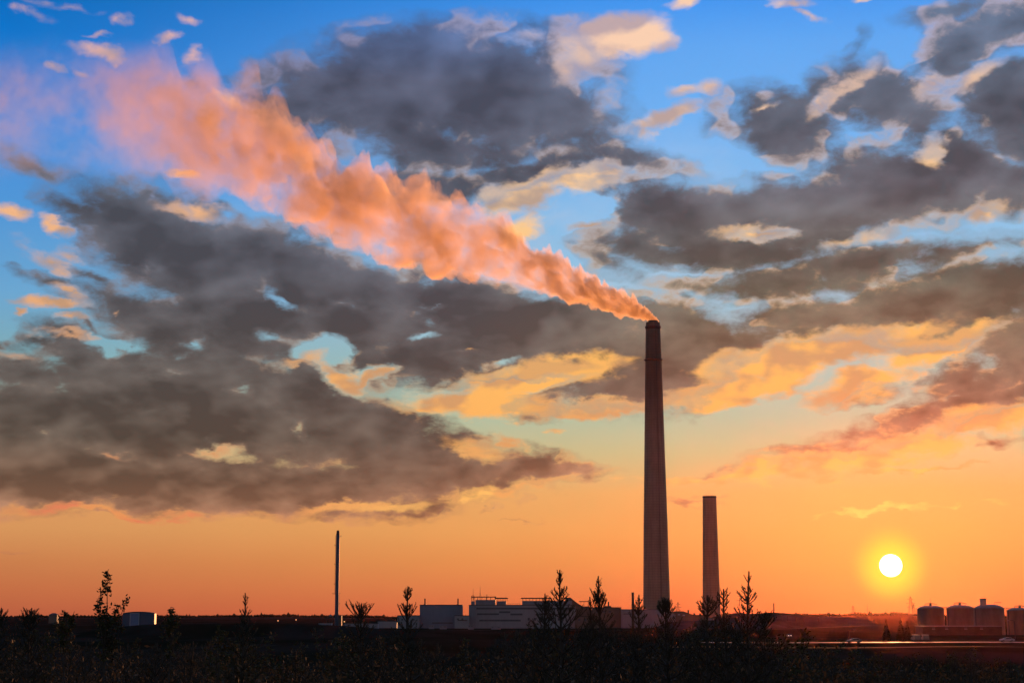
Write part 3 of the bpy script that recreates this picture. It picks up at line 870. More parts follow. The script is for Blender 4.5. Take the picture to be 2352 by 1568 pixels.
# far left white building with a lit doorway, its light put into the door colour
def white_hall():
    D = 2300.0
    x0, x1 = at(281.5, 1412, D).x, at(355, 1412, D).x
    t = thing('white_hall', 'pale blue hall with a shallow curved roof and one big lit door coloured pale, far left', 'building', ((x0 + x1) / 2, D, 0))
    zt = at(1176, 1404.2, D).z; ze = at(1176, 1408, D).z
    pts = [(x0, -.5), (x0, ze)] + [(x0 + (x1 - x0) * k / 10, ze + (zt - ze) * math.sin(math.pi * k / 10) ** 0.7) for k in range(1, 10)] + [(x1, ze), (x1, -.5)]
    g = MB().prism(list(reversed(pts)), D, D + 12)
    g.build('wall', principled('pale_blue_cladding', (0.06, 0.085, 0.14), 0.55, var=0.15, scale=0.05), t)
    r = MB()
    top = pts[1:-1]
    r.prism(list(reversed([(x, z + .4) for x, z in top] + [(x, z + .01) for x, z in reversed(top)])), D - .6, D + 12.6)
    r.build('roof', roof_m, t)
    a, b = at(300, 1412, D).x, at(319, 1412, D).x
    zd = at(1176, 1408.5, D).z
    d = MB().box(a, b, D - .5, D - .02, -.5, zd).build('door', principled('lit_door_tone', (0.13, 0.19, 0.33), 0.5, var=0.1), t)
    MB().box(a - .8, b + .8, D - .9, D - .52, zd, zd + .8).box(a - .8, a, D - .9, D - .52, 0, zd - .01).box(b, b + .8, D - .9, D - .52, 0, zd - .01).build('frame', white_paint, d)
white_hall()
def far_house():
    D = 3300.0
    x0, x1 = at(112, 1412, D).x, at(131, 1412, D).x
    t = thing('far_house', 'tiny house with a hipped roof poking above the hills, far left', 'building', ((x0 + x1) / 2, D, 0))
    ze = at(1176, 1411, D).z; zt = at(1176, 1407, D).z
    MB().box(x0, x1, D, D + 14, -.5, ze).build('wall', brown_clad, t)
    r = MB().add([(x0 - .5, D - .5, ze), (x1 + .5, D - .5, ze), (x1 + .5, D + 14.5, ze), (x0 - .5, D + 14.5, ze), (x0 + 5, D + 7, zt), (x1 - 5, D + 7, zt)], [(0, 1, 5, 4), (1, 2, 5), (2, 3, 4, 5), (3, 0, 4), (3, 2, 1, 0)])
    r.build('roof', roof_m, t)
far_house()

# spoil heaps and conveyor gallery on the right
def heap(pts, D, half, label):
    """ridge outline (u, v) at distance D, falling away on both sides"""
    g = MB(); n = len(pts)
    xs = []
    for k in range((n - 1) * 6 + 1):
        i = min(k // 6, n - 2); f = (k - i * 6) / 6
        u = pts[i][0] + (pts[i + 1][0] - pts[i][0]) * f
        v = spline(pts, u)
        xs.append((at(u, 1412, D).x, at(1176, v, D).z))
    rows = [-1, -.72, -.4, -.15, 0, .15, .4, .72, 1]
    for r in rows:
        fall = max(0.0, 1 - abs(r)) ** 0.8
        for x, z in xs:
            g.v.append((x, D + r * half, -1 + (z + 1) * fall + 0.5 * mnoise.noise(Vector((x * .08, r * 4, 2))) * (1 if abs(r) < 1 else 0)))
    m = len(xs)
    for j in range(len(rows) - 1):
        for i in range(m - 1):
            a = j * m + i
            g.f.append((a, a + 1, a + 1 + m, a + m))
    o = g.build('spoil_heap', spoil, smooth=True)
    return tag(o, label, None, None, 'structure')
heap([(1636, 1416), (1660, 1412.5), (1690, 1407), (1776 - 75, 1406), (1720, 1409), (1740, 1408), (1768, 1406.5), (1790, 1408), (1816, 1411), (1850, 1413), (1900, 1415), (1990, 1419)], 2150, 90, 'smooth dark spoil heap right of the shorter concrete chimney')
heap([(1500, 1440), (1540, 1427), (1590, 1424), (1640, 1423), (1700, 1427), (1760, 1430), (1800, 1436)], 1900, 60, 'low pale brown slag bank in front of the concrete chimneys')
def conveyor():
    D = 2100.0
    t = thing('conveyor', 'inclined conveyor gallery on trestles coming down the spoil heap', 'conveyor', (at(1850, 1412, D).x, D, 0))
    P0 = at(1762, 1406.2, D); P1 = at(1873, 1407.0, D)
    pts = [(1752, 1406.8), (1772, 1405.5), (1800, 1407), (1836, 1410.2), (1862, 1411.5), (1958 - 60, 1411.8)]
    g = MB()
    for (ua, va), (ub, vb) in zip(pts, pts[1:]):
        a, b = at(ua, va, D), at(ub, vb, D)
        g.add([(a.x, D - 2, a.z - 2), (b.x, D - 2, b.z - 2), (b.x, D + 2, b.z - 2), (a.x, D + 2, a.z - 2), (a.x, D - 2, a.z), (b.x, D - 2, b.z), (b.x, D + 2, b.z), (a.x, D + 2, a.z)],
              [(0,3,2,1),(4,5,6,7),(0,1,5,4),(1,2,6,5),(2,3,7,6),(3,0,4,7)])
    g.build('gallery', rust_steel, t)
    for u, v in ((1775.5, 1408), (1795, 1408), (1809, 1409), (1828, 1411), (1846, 1412), (1880, 1413)):
        p = at(u, v, D)
        MB().tube([(p.x, D, 0), (p.x, D, p.z - .6)], 0.35, 5).build('trestle', rust_steel, t)
    p = at(1775.5, 1384.6, D)
    t2 = thing('small_stack', 'thin flue pole standing at the conveyor gallery', 'chimney', (p.x, D - 6, 0))
    stub(p.x, D - 6, 0, p.z, 0.62, 'pipe', dark_steel, t2)
    MB().lathe([(1.2, -.5), (1.2, 1.5), (.7, 2)], p.x, D - 6, 10).build('footing', grey_clad, t2)
    q = at(1762, 1412, D)
    block('transfer_house', 'small dark transfer house under the conveyor gallery', 'building', 1756, 1770, 1408.5, D - 8, 5, rust_steel)
conveyor()

# storage tanks on the right
def dome_tank(uc, half, vdome, veave, D, label, group='domed storage tanks on the right', vent=None):
    S = D / FPX
    x = at(uc, 1412, D).x
    R = half * S
    ze = at(1176, veave, D).z; zd = at(1176, vdome, D).z
    t = thing('storage_tank', label, 'storage tank', (x, D, -1), group)
    MB().lathe([(R, -1), (R, ze), (R * 1.012, ze), (R * 1.012, ze + .35), (R, ze + .35)], x, D, 48).build('wall', tank_m, t, smooth=False)
    prof = []
    for k in range(9):
        a = k / 8 * math.pi / 2
        prof.append((max(0.05, R * .995 * math.cos(a) ** 0.8), ze + .36 + (zd - ze) * math.sin(a)))
    d_ = MB().lathe(prof, x, D, 48).build('dome', tank_m, t, smooth=True)
    g = MB()
    for k in range(24):
        a = 2 * math.pi * k / 24
        g.tube([(x + R * math.cos(a), D + R * math.sin(a), ze + .3), (x + R * math.cos(a), D + R * math.sin(a), ze + 1.4)], 0.06, 4)
    g.tube([(x + R * math.cos(2 * math.pi * k / 48), D + R * math.sin(2 * math.pi * k / 48), ze + 1.4) for k in range(49)], 0.07, 4)
    g.build('railing', dark_steel, t)
    g = MB()
    g.tube([(x - R * .98, D - R * .3, 0), (x - R * .98, D - R * .3, ze + 1)], 0.25, 5)
    g.build('downpipe', dark_steel, t)
    zz = zd + .36
    if vent == 'box':
        g = MB().box(x - 4.6 * S - 4, x + 4.6 * S - 4, D - 3, D + 3, zd - 1.5, at(1176, 1375.5, D).z)
        v_ = g.build('vent_house', principled('vent_house_metal', (0.30, 0.27, 0.25), 0.6, var=0.2), t)
        zt = at(1176, 1375.5, D).z
        MB().box(x - 5 * S - 4, x + 5 * S - 4, D - 3.4, D + 3.4, zt + .003, zt + .5).build('cap', dark_steel, v_)
        MB().tube([(x + 4, D, zd - .5), (x + 4, D, zd + 1.6), (x + 9, D, zd + 1.6)], 0.2, 5).build('pipe_run', dark_steel, t)
    else:
        MB().tube([(x - R * .45, D, zd - 1), (x - R * .4, D, zd + 1.6), (x, D, zd + 2.2), (x + R * .5, D, zd + 1.2)], 0.22, 5).build('pipe_run', dark_steel, t)
        MB().lathe([(.9, zd - .2), (.9, zd + 1.4), (1.2, zd + 1.5), (.2, zd + 2.1)], x, D, 10).build('vent', dark_steel, t)
    if vent == 'mast':
        MB().tube([(x, D, zd), (x, D, zd + 6)], 0.09, 4).build('aerial', dark_steel, t)
DT = 1300.0
dome_tank(2138, 30, 1391, 1400.5, DT, 'leftmost domed storage tank, with a thin mast on its top', vent='mast')
dome_tank(2205.5, 30.5, 1389.5, 1399.5, DT - 20, 'second domed storage tank from the left, pale topped with a railing loop', vent=None)
dome_tank(2272, 34, 1388.3, 1401, DT - 60, 'domed storage tank carrying a square vent house', vent='box')
dome_tank(2343, 29.5, 1396.5, 1404, DT - 30, 'rightmost domed storage tank, lower than its neighbours, cut by the picture edge', vent=None)
g = thing('pipe_bridge', 'thin pipe bridge running above the domed tanks', 'pipe bridge', (at(2230, 1412, DT).x, DT - 5, 0))
zz = at(1176, 1394.2, DT).z
MB().tube([(at(2150, 1412, DT).x, DT - 5, zz), (at(2345, 1412, DT).x, DT - 5, at(1176, 1396, DT).z)], 0.22, 5).build('pipe', dark_steel, g)
for u in (2172, 2238, 2309, 2345):
    MB().tube([(at(u, 1412, DT).x, DT - 5, 0), (at(u, 1412, DT).x, DT - 5, zz)], 0.2, 5).build('post', dark_steel, g)
block('low_depot', 'long low depot with a pale roof edge in front of the domed tanks', 'building', 2118, 2300, 1436.5, 1000, 18, principled('depot_cladding', (0.06, 0.045, 0.038), 0.8, var=0.3, scale=0.2), roof=light_roof, vbot=1458, windows=((2140, 2146, 1440, 1444), (2170, 2176, 1440, 1444), (2214, 2220, 1440, 1444), (2250, 2256, 1440, 1444)), parapet=.4)

# lattice pylons and masts far behind
def pylon(u, vtop, D, label):
    p = at(u, vtop, D)
    H = p.z
    t = thing('power_pylon', label, 'pylon', (p.x, D, 0), 'pylons on the skyline')
    w = H * 0.10
    g = MB()
    levels = [0, .25, .45, .62, .78, .9, 1.0]
    def hw(f): return w * (1 - f) ** 0.9 + 0.5
    for sx in (-1, 1):
        for sy in (-1, 1):
            g.tube([(p.x + sx * hw(f), D + sy * hw(f), H * f) for f in levels], 0.20, 4)
    for a, b in zip(levels, levels[1:]):
        for sx in (-1, 1):
            g.tube([(p.x + sx * hw(a), D - hw(a), H * a), (p.x - sx * hw(b), D - hw(b), H * b)], 0.13, 3)
    g.build('lattice', dark_steel, t)
    for f, L in ((.62, .13), (.76, .16), (.9, .11)):
        MB().tube([(p.x - H * L, D, H * f), (p.x, D, H * f + 1), (p.x + H * L, D, H * f)], 0.24, 4).build('crossarm', dark_steel, t)
pylon(1557, 1382, 3100, 'power pylon on the skyline between the two concrete chimneys')
pylon(1701, 1362, 3100, 'tall power pylon behind the leaning sapling right of the shorter chimney')
pylon(1959, 1390, 3400, 'small power pylon on the skyline left of the sun')
pylon(2091, 1369, 2700, 'tallest power pylon, left of the domed tanks')
pylon(2098, 1386, 3500, 'small power pylon tucked against the tall one left of the domed tanks')
for u, v, lab in ((1992, 1386, 'thin mast on the skyline below and left of the sun'), (2088 - 0.5, 1395, None), (2045 + 43, 1400, None), (2184 - 96 + 0, 1400, None)):
    if lab is None: continue
    p = at(u, v, 3000)
    o = MB().tube([(p.x, 3000, 0), (p.x, 3000, p.z * .6), (p.x, 3000, p.z)], [0.35, 0.25, 0.12], 5).build('mast', dark_steel)
    tag(o, lab, 'mast')
p = at(2088, 1399, 3000)
def street_lamp(u, vtop, D, label, side):
    p = at(u, vtop, D); zg = ground_z(p.x, D)
    t = thing('street_lamp', label, 'street lamp', (p.x, D, zg), 'lamp posts by the road')
    MB().tube([(p.x, D, zg - .2), (p.x, D, p.z - .3), (p.x + side * .6, D, p.z), (p.x + side * 1.8, D, p.z)], [.12, .09, .07, .06], 6).build('pole', dark_steel, t)
    MB().box(p.x + side * 1.8 - .1, p.x + side * 1.8 + .7 * side + .1 if side > 0 else p.x + side * 1.8 + .1, D - .15, D + .15, p.z - .08, p.z + .1).build('lamp_head', grey_clad, t) if side > 0 else MB().box(p.x - 2.5, p.x - 1.8, D - .15, D + .15, p.z - .08, p.z + .1).build('lamp_head', grey_clad, t)
street_lamp(2330, 1424, 620, 'street lamp at the right edge, in front of the rightmost tank', -1)
street_lamp(1948, 1446, 560, 'short street lamp beside the road left of the parked vans', 1)

# small pale units on the yard at the foot of the plant
for u0, u1, v, D, lab in ((985, 997, 1434.5, 1900, 'small pale cabin on the yard below the dark box building'), (1010, 1026, 1436, 1880, 'low pale cabin on the yard, right part below the dark box building'),
        (1075, 1088, 1435, 1860, 'small pale cabin on the yard at the left foot of the main building'), (1128, 1150, 1437.5, 1850, 'long low cabin on the yard below the main building')):
    block('yard_cabin', lab, 'cabin', u0, u1, v, D, 3, grey_clad, roof=light_roof, windows=((u0 + 2, u0 + 4, v + 1.6, v + 3.4), (u1 - 5, u1 - 3, v + 1.6, v + 3.4)), group='cabins on the plant yard', parapet=.3)

# ---------------------------------------------------------------- saplings and thicket
def foliage_mat(name, c1, c2):
    m = bpy.data.materials.new(name)
    m.use_nodes = True
    k = NT(m.node_tree)
    nt = m.node_tree
    b = nt.nodes['Principled BSDF']
    co = k.new('ShaderNodeTexCoord').outputs['Object']
    f = k.step(k.noise(co, 3.0, 3.0, 0.6), 0.35, 0.65)
    c = k.mix(f, c1, c2)
    k.put(b.inputs['Base Color'], c)
    b.inputs['Roughness'].default_value = 0.8
    b.inputs['Specular IOR Level'].default_value = 0.1
    tr = k.new('ShaderNodeBsdfTranslucent')
    k.put(tr.inputs[0], c)
    mx = k.new('ShaderNodeMixShader')
    mx.inputs[0].default_value = 0.08
    nt.links.new(b.outputs[0], mx.inputs[1]); nt.links.new(tr.outputs[0], mx.inputs[2])
    nt.links.new(mx.outputs[0], nt.nodes['Material Output'].inputs['Surface'])
    return m
needle_m = foliage_mat('needles', (0.036, 0.042, 0.022), (0.070, 0.056, 0.030))
leaf_m = foliage_mat('leaves', (0.040, 0.050, 0.020), (0.072, 0.056, 0.024))
brush_m = foliage_mat('brush_leaves', (0.055, 0.040, 0.020), (0.125, 0.070, 0.034))
bark_m = principled('bark', (0.060, 0.045, 0.035), 0.9, var=0.4, scale=6.0)

def fuzz(g, pts, rad, rnd, step=0.011, nl=0.032, nw=0.009):
    """needles along a shoot"""
    for a, b in zip(pts, pts[1:]):
        d = b - a; L = d.length
        if L < 1e-6: continue
        d = d / L
        n = max(1, int(L / step))
        for i in range(n):
            p = a + d * (L * (i + rnd.random()) / n)
            o = Vector((rnd.gauss(0, 1), rnd.gauss(0, 1), rnd.gauss(0, 1)))
            o = (o - d * o.dot(d))
            if o.length < 1e-6: continue
            o.normalize()
            q = (d * rnd.uniform(0.5, 1.1) + o).normalized() * nl * rnd.uniform(.7, 1.25)
            s = q.cross(o + d * .3).normalized() * nw
            g.add([p - s, p + s, p + q], [(0, 1, 2)])

def shoot(wood, green, p, d, L, r, rnd, up=0.6, bare=0.0, kids=0, nl=0.032, step=0.011):
    """one upcurving shoot, with side shoots"""
    n = max(3, min(8, int(L / 0.07)))
    pts = [Vector(p)]; dd = Vector(d).normalized()
    for i in range(n):
        dd = (dd + Vector((rnd.gauss(0, .05), rnd.gauss(0, .05), up / n + rnd.gauss(0, .04)))).normalized()
        pts.append(pts[-1] + dd * L / n)
    wood.tube(pts, [r * (1 - .7 * i / n) for i in range(n + 1)], 4)
    k0 = int(n * bare)
    fuzz(green, pts[k0:], r, rnd, nl=nl, step=step)
    for k in range(kids):
        f = rnd.uniform(max(0.3, bare), 0.9)
        i = min(n - 1, int(f * n))
        side = dd.cross(Vector((0, 0, 1)))
        if side.length < .05: side = Vector((1, 0, 0))
        side = side.normalized() * rnd.choice((-1, 1))
        sd = (dd * 1.0 + side * rnd.uniform(.4, 1.0) + Vector((0, 0, rnd.uniform(0, .5)))).normalized()
        shoot(wood, green, pts[i], sd, L * (1 - f) * rnd.uniform(.6, 1.0) + .05, r * .6, rnd, up=.3, nl=nl, step=step)

def conifer(name, H, nodes, seed, lean=(0, 0), leader_r=0.010, mat=needle_m, detail=1.0, top_tips=1, clip=None):
    """young pine or spruce. nodes: (height below the tip, shoot length, count, rise, kids, bare)"""
    rnd = random.Random(seed)
    wood = MB(); green = MB()
    def axis(h):
        f = h / H
        return Vector((lean[0] * f ** 1.6 + 0.015 * math.sin(h * 3 + seed), lean[1] * f ** 1.6 + 0.015 * math.cos(h * 2.3 + seed), h))
    n = 14
    wood.tube([axis(H * i / n) for i in range(n + 1)], [leader_r + (H * 0.0085) * (1 - i / n) for i in range(n + 1)], 6)
    fuzz(green, [axis(H - nodes[0][0] * 1.15), axis(H - nodes[0][0] * .6), axis(H)], 0.01, rnd, step=0.010 / detail, nl=0.020)
    a0 = rnd.uniform(0, 6.28)
    for (b, L, cnt, rise, kids, bare) in nodes:
        a0 += 1.1
        for k in range(cnt):
            a = a0 + 2 * math.pi * (k + rnd.uniform(-.25, .25)) / cnt
            d = Vector((math.cos(a), math.sin(a), rise * rnd.uniform(.75, 1.25)))
            p = axis(max(0.05, H - b + rnd.uniform(-.02, .02)))
            shoot(wood, green, p, d, L * rnd.uniform(.7, 1.2), 0.006 + L * .010, rnd, up=.6, bare=bare, kids=kids, nl=0.024, step=0.009 / detail)
    t = bpy.data.objects.new(name, None)
    col.objects.link(t)
    wood.build('trunk', bark_m, t)
    green.build('needles', mat, t)
    return t

def grown(H, first, grow, spread, rise, seed, cnt=5, kids=2, gap=None):
    """a natural list of whorls down the stem"""
    rnd = random.Random(seed)
    out = []; b = first; st = first
    while b < H - 0.15:
        L = min(0.95, spread * b ** 0.85 * rnd.uniform(.8, 1.15))
        out.append((b, L, cnt + rnd.choice((-1, 0, 0, 1)), rise * max(.35, 1.2 - 0.5 * b), kids if b > .25 else max(0, kids - 1), 0.1 + min(.3, b * .15)))
        b += st * rnd.uniform(.8, 1.2); st *= grow
    return out

def leafspray(g, p, d, size, n, rnd):
    for i in range(n):
        o = Vector((rnd.gauss(0, 1), rnd.gauss(0, 1), rnd.gauss(0, 1) * 1.3)) * size * .5
        q = Vector(p) + o
        a = Vector((rnd.gauss(0, 1), rnd.gauss(0, 1), rnd.gauss(0, .6))).normalized()
        b = a.cross(Vector((rnd.gauss(0, 1), rnd.gauss(0, 1), rnd.gauss(0, 1)))).normalized()
        L = rnd.uniform(.022, .040); W = L * .42
        g.add([q - a * L, q - b * W - a * L * .1, q + a * L, q + b * W], [(0, 1, 2, 3)])

def broadleaf(name, H, stems, seed, mat=leaf_m):
    """thin aspen like sapling; stems: (base height, dx, dy, tip height, leaf from, leaf to, width, leaves)"""
    rnd = random.Random(seed)
    wood = MB(); green = MB()
    for (z0, dx, dy, z1, l0, l1, w, nlv) in stems:
        n = 8; pts = []
        for i in range(n + 1):
            f = i / n
            pts.append(Vector((dx * f ** .7 + rnd.gauss(0, .008), dy * f ** .7, z0 + (z1 - z0) * f)))
        wood.tube(pts, [(0.004 + 0.006 * (z1 - z0) * (1 - i / n)) for i in range(n + 1)], 5)
        for k in range(nlv):
            f = l0 + (l1 - l0) * rnd.random()
            f = min(1, max(0, f)); i = min(n - 1, int(f * n)); p = pts[i].lerp(pts[i + 1], f * n - i)
            a = rnd.uniform(0, 6.28)
            reach = w * rnd.uniform(.15, 1.0) * (1 - .35 * abs(2 * (f - l0) / max(.01, l1 - l0) - 1))
            q = p + Vector((math.cos(a) * reach, math.sin(a) * reach, reach * .5))
            wood.tube([p, q], [.003, .0015], 3)
            leafspray(green, q, None, .036, rnd.randint(2, 5), rnd)
    t = bpy.data.objects.new(name, None)
    col.objects.link(t)
    wood.build('trunk', bark_m, t)
    green.build('leaves', mat, t)
    return t

def plant(t, u, D, label, cat, group=None, top=None):
    p = at(u, 1412, D)
    t.location = (p.x, D, ground_z(p.x, D) - 0.05)
    return tag(t, label, cat, group)

def hero_height(u, v, D):
    p = at(u, v, D)
    return p.z - ground_z(p.x, D) + 0.05

PXM = 26.0 / FPX
def hero(u, v, D, nodes_px, label, seed, lean_px=0, name='young_pine', detail=1.0, low=True, spread=.42, rise=.8, cat='sapling', lowcnt=5):
    """nodes in photo pixels: (v of the whorl, shoot length, count, rise, kids, bare)"""
    s = D / FPX
    H = hero_height(u, v, D)
    nodes = [((nv - v) * s, L * 1.12 * s, c, r * .85, k, b) for nv, L, c, r, k, b in nodes_px]
    if low:
        b = nodes[-1][0] + 0.16; st = .17; rnd = random.Random(seed + 9)
        while b < H - .2:
            L = min(.85, spread * b * rnd.uniform(.85, 1.1)) * (1 if b < 1.5 else max(.5, 1 - .2 * (b - 1.5)))
            nodes.append((b, L, lowcnt, rise * max(.3, 1.1 - .45 * b), 3 if L > .3 else 2, .15))
            b += st; st = min(.3, st * 1.1)
    t = conifer(name, H, nodes, seed, lean=(lean_px * s, 0), detail=detail)
    plant(t, u - (lean_px * 1.0), D, label, cat)
    return t

hero(1288, 1308, 26, [(1324,8,5,1.3,1,0),(1334,11,5,1.4,1,0),(1344,14,5,1.1,2,0),(1368,22,4,.75,3,.35),(1381,26,5,.6,3,.2),(1398,34,5,.55,3,.2),(1418,44,5,.45,3,.2)],
     'tallest young pine, its tip high above the right end of the pale main building', 11, spread=.5)
hero(1377, 1322, 27, [(1342,9,4,1.5,1,0),(1352,12,5,1.7,1,0),(1362,10,4,1.3,1,0),(1388,26,5,2.0,3,.3),(1400,40,6,2.1,3,.45),(1411,46,6,1.9,3,.5)],
     'young pine with candelabra arms rising steeply, over the brown flat roofed block', 23, spread=.4)
hero(937, 1346, 27, [(1362,10,4,1.5,1,0),(1370,15,5,1.3,2,0),(1378,14,5,1.1,2,0),(1402,14,4,.9,2,.2),(1414,24,5,1.4,2,.3),(1424,36,5,1.3,2,.4)],
     'young pine with a narrow tip and two side leaders, left of the dark box building', 31, spread=.42)
hero(831, 1385, 28, [(1400,12,4,1.6,1,0),(1408,22,6,1.6,1,.1),(1416,34,6,1.1,2,.2),(1424,44,6,.7,3,.2)],
     'bushy young pine with a fan of upright tips, right of the slim steel stack', 44, spread=.5)
hero(1721, 1311, 24, [(1336,16,4,1.3,0,0),(1352,6,3,1.0,0,0),(1362,18,4,1.0,1,.1),(1378,30,4,.75,2,.35),(1384,20,4,.4,2,.1),(1402,20,4,.5,2,.1)],
     'leaning sparse young pine with bare wiry tips, right of the shorter chimney', 57, lean_px=9, spread=.42)
hero(1664, 1352, 24, [(1366,12,3,1.2,1,0),(1376,20,4,.9,1,.1),(1392,24,4,.6,2,.1),(1406,12,4,.9,1,0)],
     'crooked young pine just left of the leaning sparse one, right of the shorter chimney', 63, lean_px=-8, spread=.45)
hero(561, 1361, 30, [(1372,5,3,1.5,0,0),(1380,9,4,1.3,1,0),(1389,9,4,1.2,1,0),(1404,7,3,1.0,1,.1),(1412,18,4,.6,2,.2)],
     'small slender young pine alone on the skyline left of the slim stack', 71, spread=.4)
hero(1250, 1362, 29, [(1377,7,4,1.3,1,0),(1388,12,5,.9,2,0),(1400,20,5,.7,2,.1),(1410,30,5,.6,3,.1)],
     'young pine left of and lower than the tallest one, against the main building', 83, spread=.55)
hero(1355, 1370, 28, [(1382,4,3,1.4,0,0),(1392,7,4,1.6,1,0),(1400,8,5,1.5,1,0)],
     'small oval tipped pine tucked left of the candelabra pine', 91, spread=.35)
hero(1466, 1365, 28, [(1380,7,4,1.5,0,0),(1392,14,4,1.5,1,.1),(1402,20,4,1.2,1,.2),(1412,26,5,.9,2,.2)],
     'thin young pine between the small dark stack and the tall chimney', 102, spread=.45)
hero(1531, 1374, 27, [(1386,10,4,1.4,1,0),(1396,18,5,1.2,2,0),(1406,26,6,1.0,3,0),(1418,34,6,.8,3,.1)],
     'dense young pine in front of the right side of the tall chimney base', 113, spread=.6)
hero(1625, 1366, 26, [(1380,9,4,1.2,1,0),(1392,20,4,.9,1,.2),(1404,34,5,.7,2,.3),(1416,38,5,.6,3,.2)],
     'young pine in front of the shorter chimney base', 127, spread=.5)
hero(72, 1395, 27, [(1412,10,4,1.5,1,0),(1422,22,5,1.1,2,0),(1432,34,6,.9,3,.1),(1446,40,6,.7,3,.1)],
     'dense young pine near the left edge with a spiky tip', 133, spread=.6)
hero(0, 1395, 26, [(1410,8,4,1.4,1,0),(1425,20,5,1.0,2,0),(1440,32,5,.8,3,.1)],
     'young pine cut by the left edge of the picture', 141, spread=.5)
hero(1757, 1408, 26, [(1420,12,4,1.0,1,0),(1430,26,5,.8,2,.1),(1442,36,5,.6,3,.1)],
     'low young pine at the foot of the spoil heap, right of the leaning pine', 152, spread=.5)

def hero_leaf(u, v, D, stems_px, label, seed):
    s = D / FPX
    H = hero_height(u, v, D)
    st = []
    for (du, dy, vb, vt, l0, l1, w, n) in stems_px:
        st.append((max(0, H - (vb - v) * s), du * s, dy, H - (vt - v) * s, l0, l1, w * s, n))
    t = broadleaf('aspen_sapling', H, st, seed)
    plant(t, u, D, label, 'sapling')
hero_leaf(243, 1317, 24, [(2, 0, 1900, 1317, .928, 1.0, 9, 34), (1, .05, 1700, 1388, .74, .98, 20, 40), (-20, .1, 1480, 1352, .74, .98, 5, 13), (-12, -.1, 1500, 1386, .62, 1.0, 13, 26),
    (44, .05, 1490, 1371, .74, 1.0, 5, 12), (28, -.1, 1480, 1392, .55, 1.0, 10, 22), (-6, 0, 1540, 1412, .2, 1.0, 22, 44), (16, .15, 1520, 1420, .2, 1.0, 18, 36), (30, .1, 1540, 1432, .2, 1.0, 20, 40)],
    'leafy aspen sapling standing highest at the left, rounded leaf tufts on thin stems', 201)
hero_leaf(152, 1400, 26, [(-4, 0, 1600, 1400, .75, 1.0, 8, 22), (14, .1, 1480, 1404, .5, 1.0, 8, 18), (-12, 0, 1500, 1420, .2, 1.0, 18, 40), (6, 0, 1520, 1430, .2, 1.0, 20, 40)],
    'small twiggy aspen sapling left of the tall leafy one', 211)
hero_leaf(393, 1402, 26, [(0, 0, 1600, 1403, .85, 1.0, 12, 20), (12, .1, 1480, 1408, .6, 1.0, 9, 14), (-8, 0, 1500, 1410, .2, 1.0, 14, 30), (2, 0, 1520, 1430, .1, 1.0, 26, 50)],
    'small aspen sapling with few leaves, right of the pale blue hall', 223)
hero_leaf(505, 1440, 30, [(0, 0, 1620, 1440, .7, 1.0, 12, 24), (14, 0, 1540, 1450, .3, 1.0, 14, 30)],
    'low aspen sapling against the dark bank, left of the slender pine', 229)

# thicket: more individual saplings, then the low brush nobody could count
protos = []
for i in range(5):
    H = 3.0 + .25 * i
    protos.append((conifer('young_pine', H, grown(H, .16 + .02 * i, 1.10, .52 + .06 * (i % 3), .85, 300 + i), 300 + i, detail=.62), H))
for i in range(3):
    H = 3.0 + .2 * i
    rnd = random.Random(400 + i)
    st = [(0, rnd.uniform(-.1, .1), 0, H, .55, 1.0, .16, 60)]
    for k in range(9):
        a = rnd.uniform(0, 6.28); L = rnd.uniform(.15, .5); z = rnd.uniform(.4, H * .75)
        st.append((z, math.cos(a) * L, math.sin(a) * L, z + rnd.uniform(.5, 1.1), .2, 1.0, .17, 34))
    protos.append((broadleaf('aspen_sapling', H, st, 400 + i), H))
PSET = 0
rnd = random.Random(77)
def thicket_top(u):
    """height in the photo of the top of the thicket"""
    return spline([(-50,1452),(120,1450),(300,1462),(480,1468),(620,1478),(760,1462),(900,1452),(1010,1468),(1090,1462),(1200,1440),(1320,1440),(1420,1440),(1520,1438),(1600,1442),(1700,1440),(1780,1452),(1860,1474),(1960,1494),(2120,1500),(2352,1502),(2450,1502)], u)
used = set()
SPOTS = [(0, 'at the left edge'), (130, 'left of the tall leafy aspen'), (243, 'below the tall leafy aspen'), (330, 'below the pale blue hall'), (430, 'below the grassy bank'), (561, 'below the small slender pine'),
         (670, 'left of the slim steel stack'), (773, 'below the slim steel stack'), (850, 'below the bushy fan topped pine'), (937, 'left of the dark box building'), (1013, 'below the dark box building'),
         (1110, 'below the left end of the main building'), (1200, 'below the middle of the main building'), (1288, 'below the tallest pine'), (1377, 'below the candelabra pine'), (1454, 'below the small flue stack'),
         (1510, 'below the tall chimney'), (1570, 'between the two concrete chimneys'), (1634, 'below the shorter chimney'), (1715, 'below the leaning sparse pine'), (1800, 'below the conveyor'), (1880, 'left of the road'),
         (1960, 'below the leftmost car'), (2045, 'below the sun'), (2130, 'below the pair of vans'), (2210, 'below the second tank'), (2272, 'below the tank with the vent house'), (2345, 'at the right edge')]
count = 0
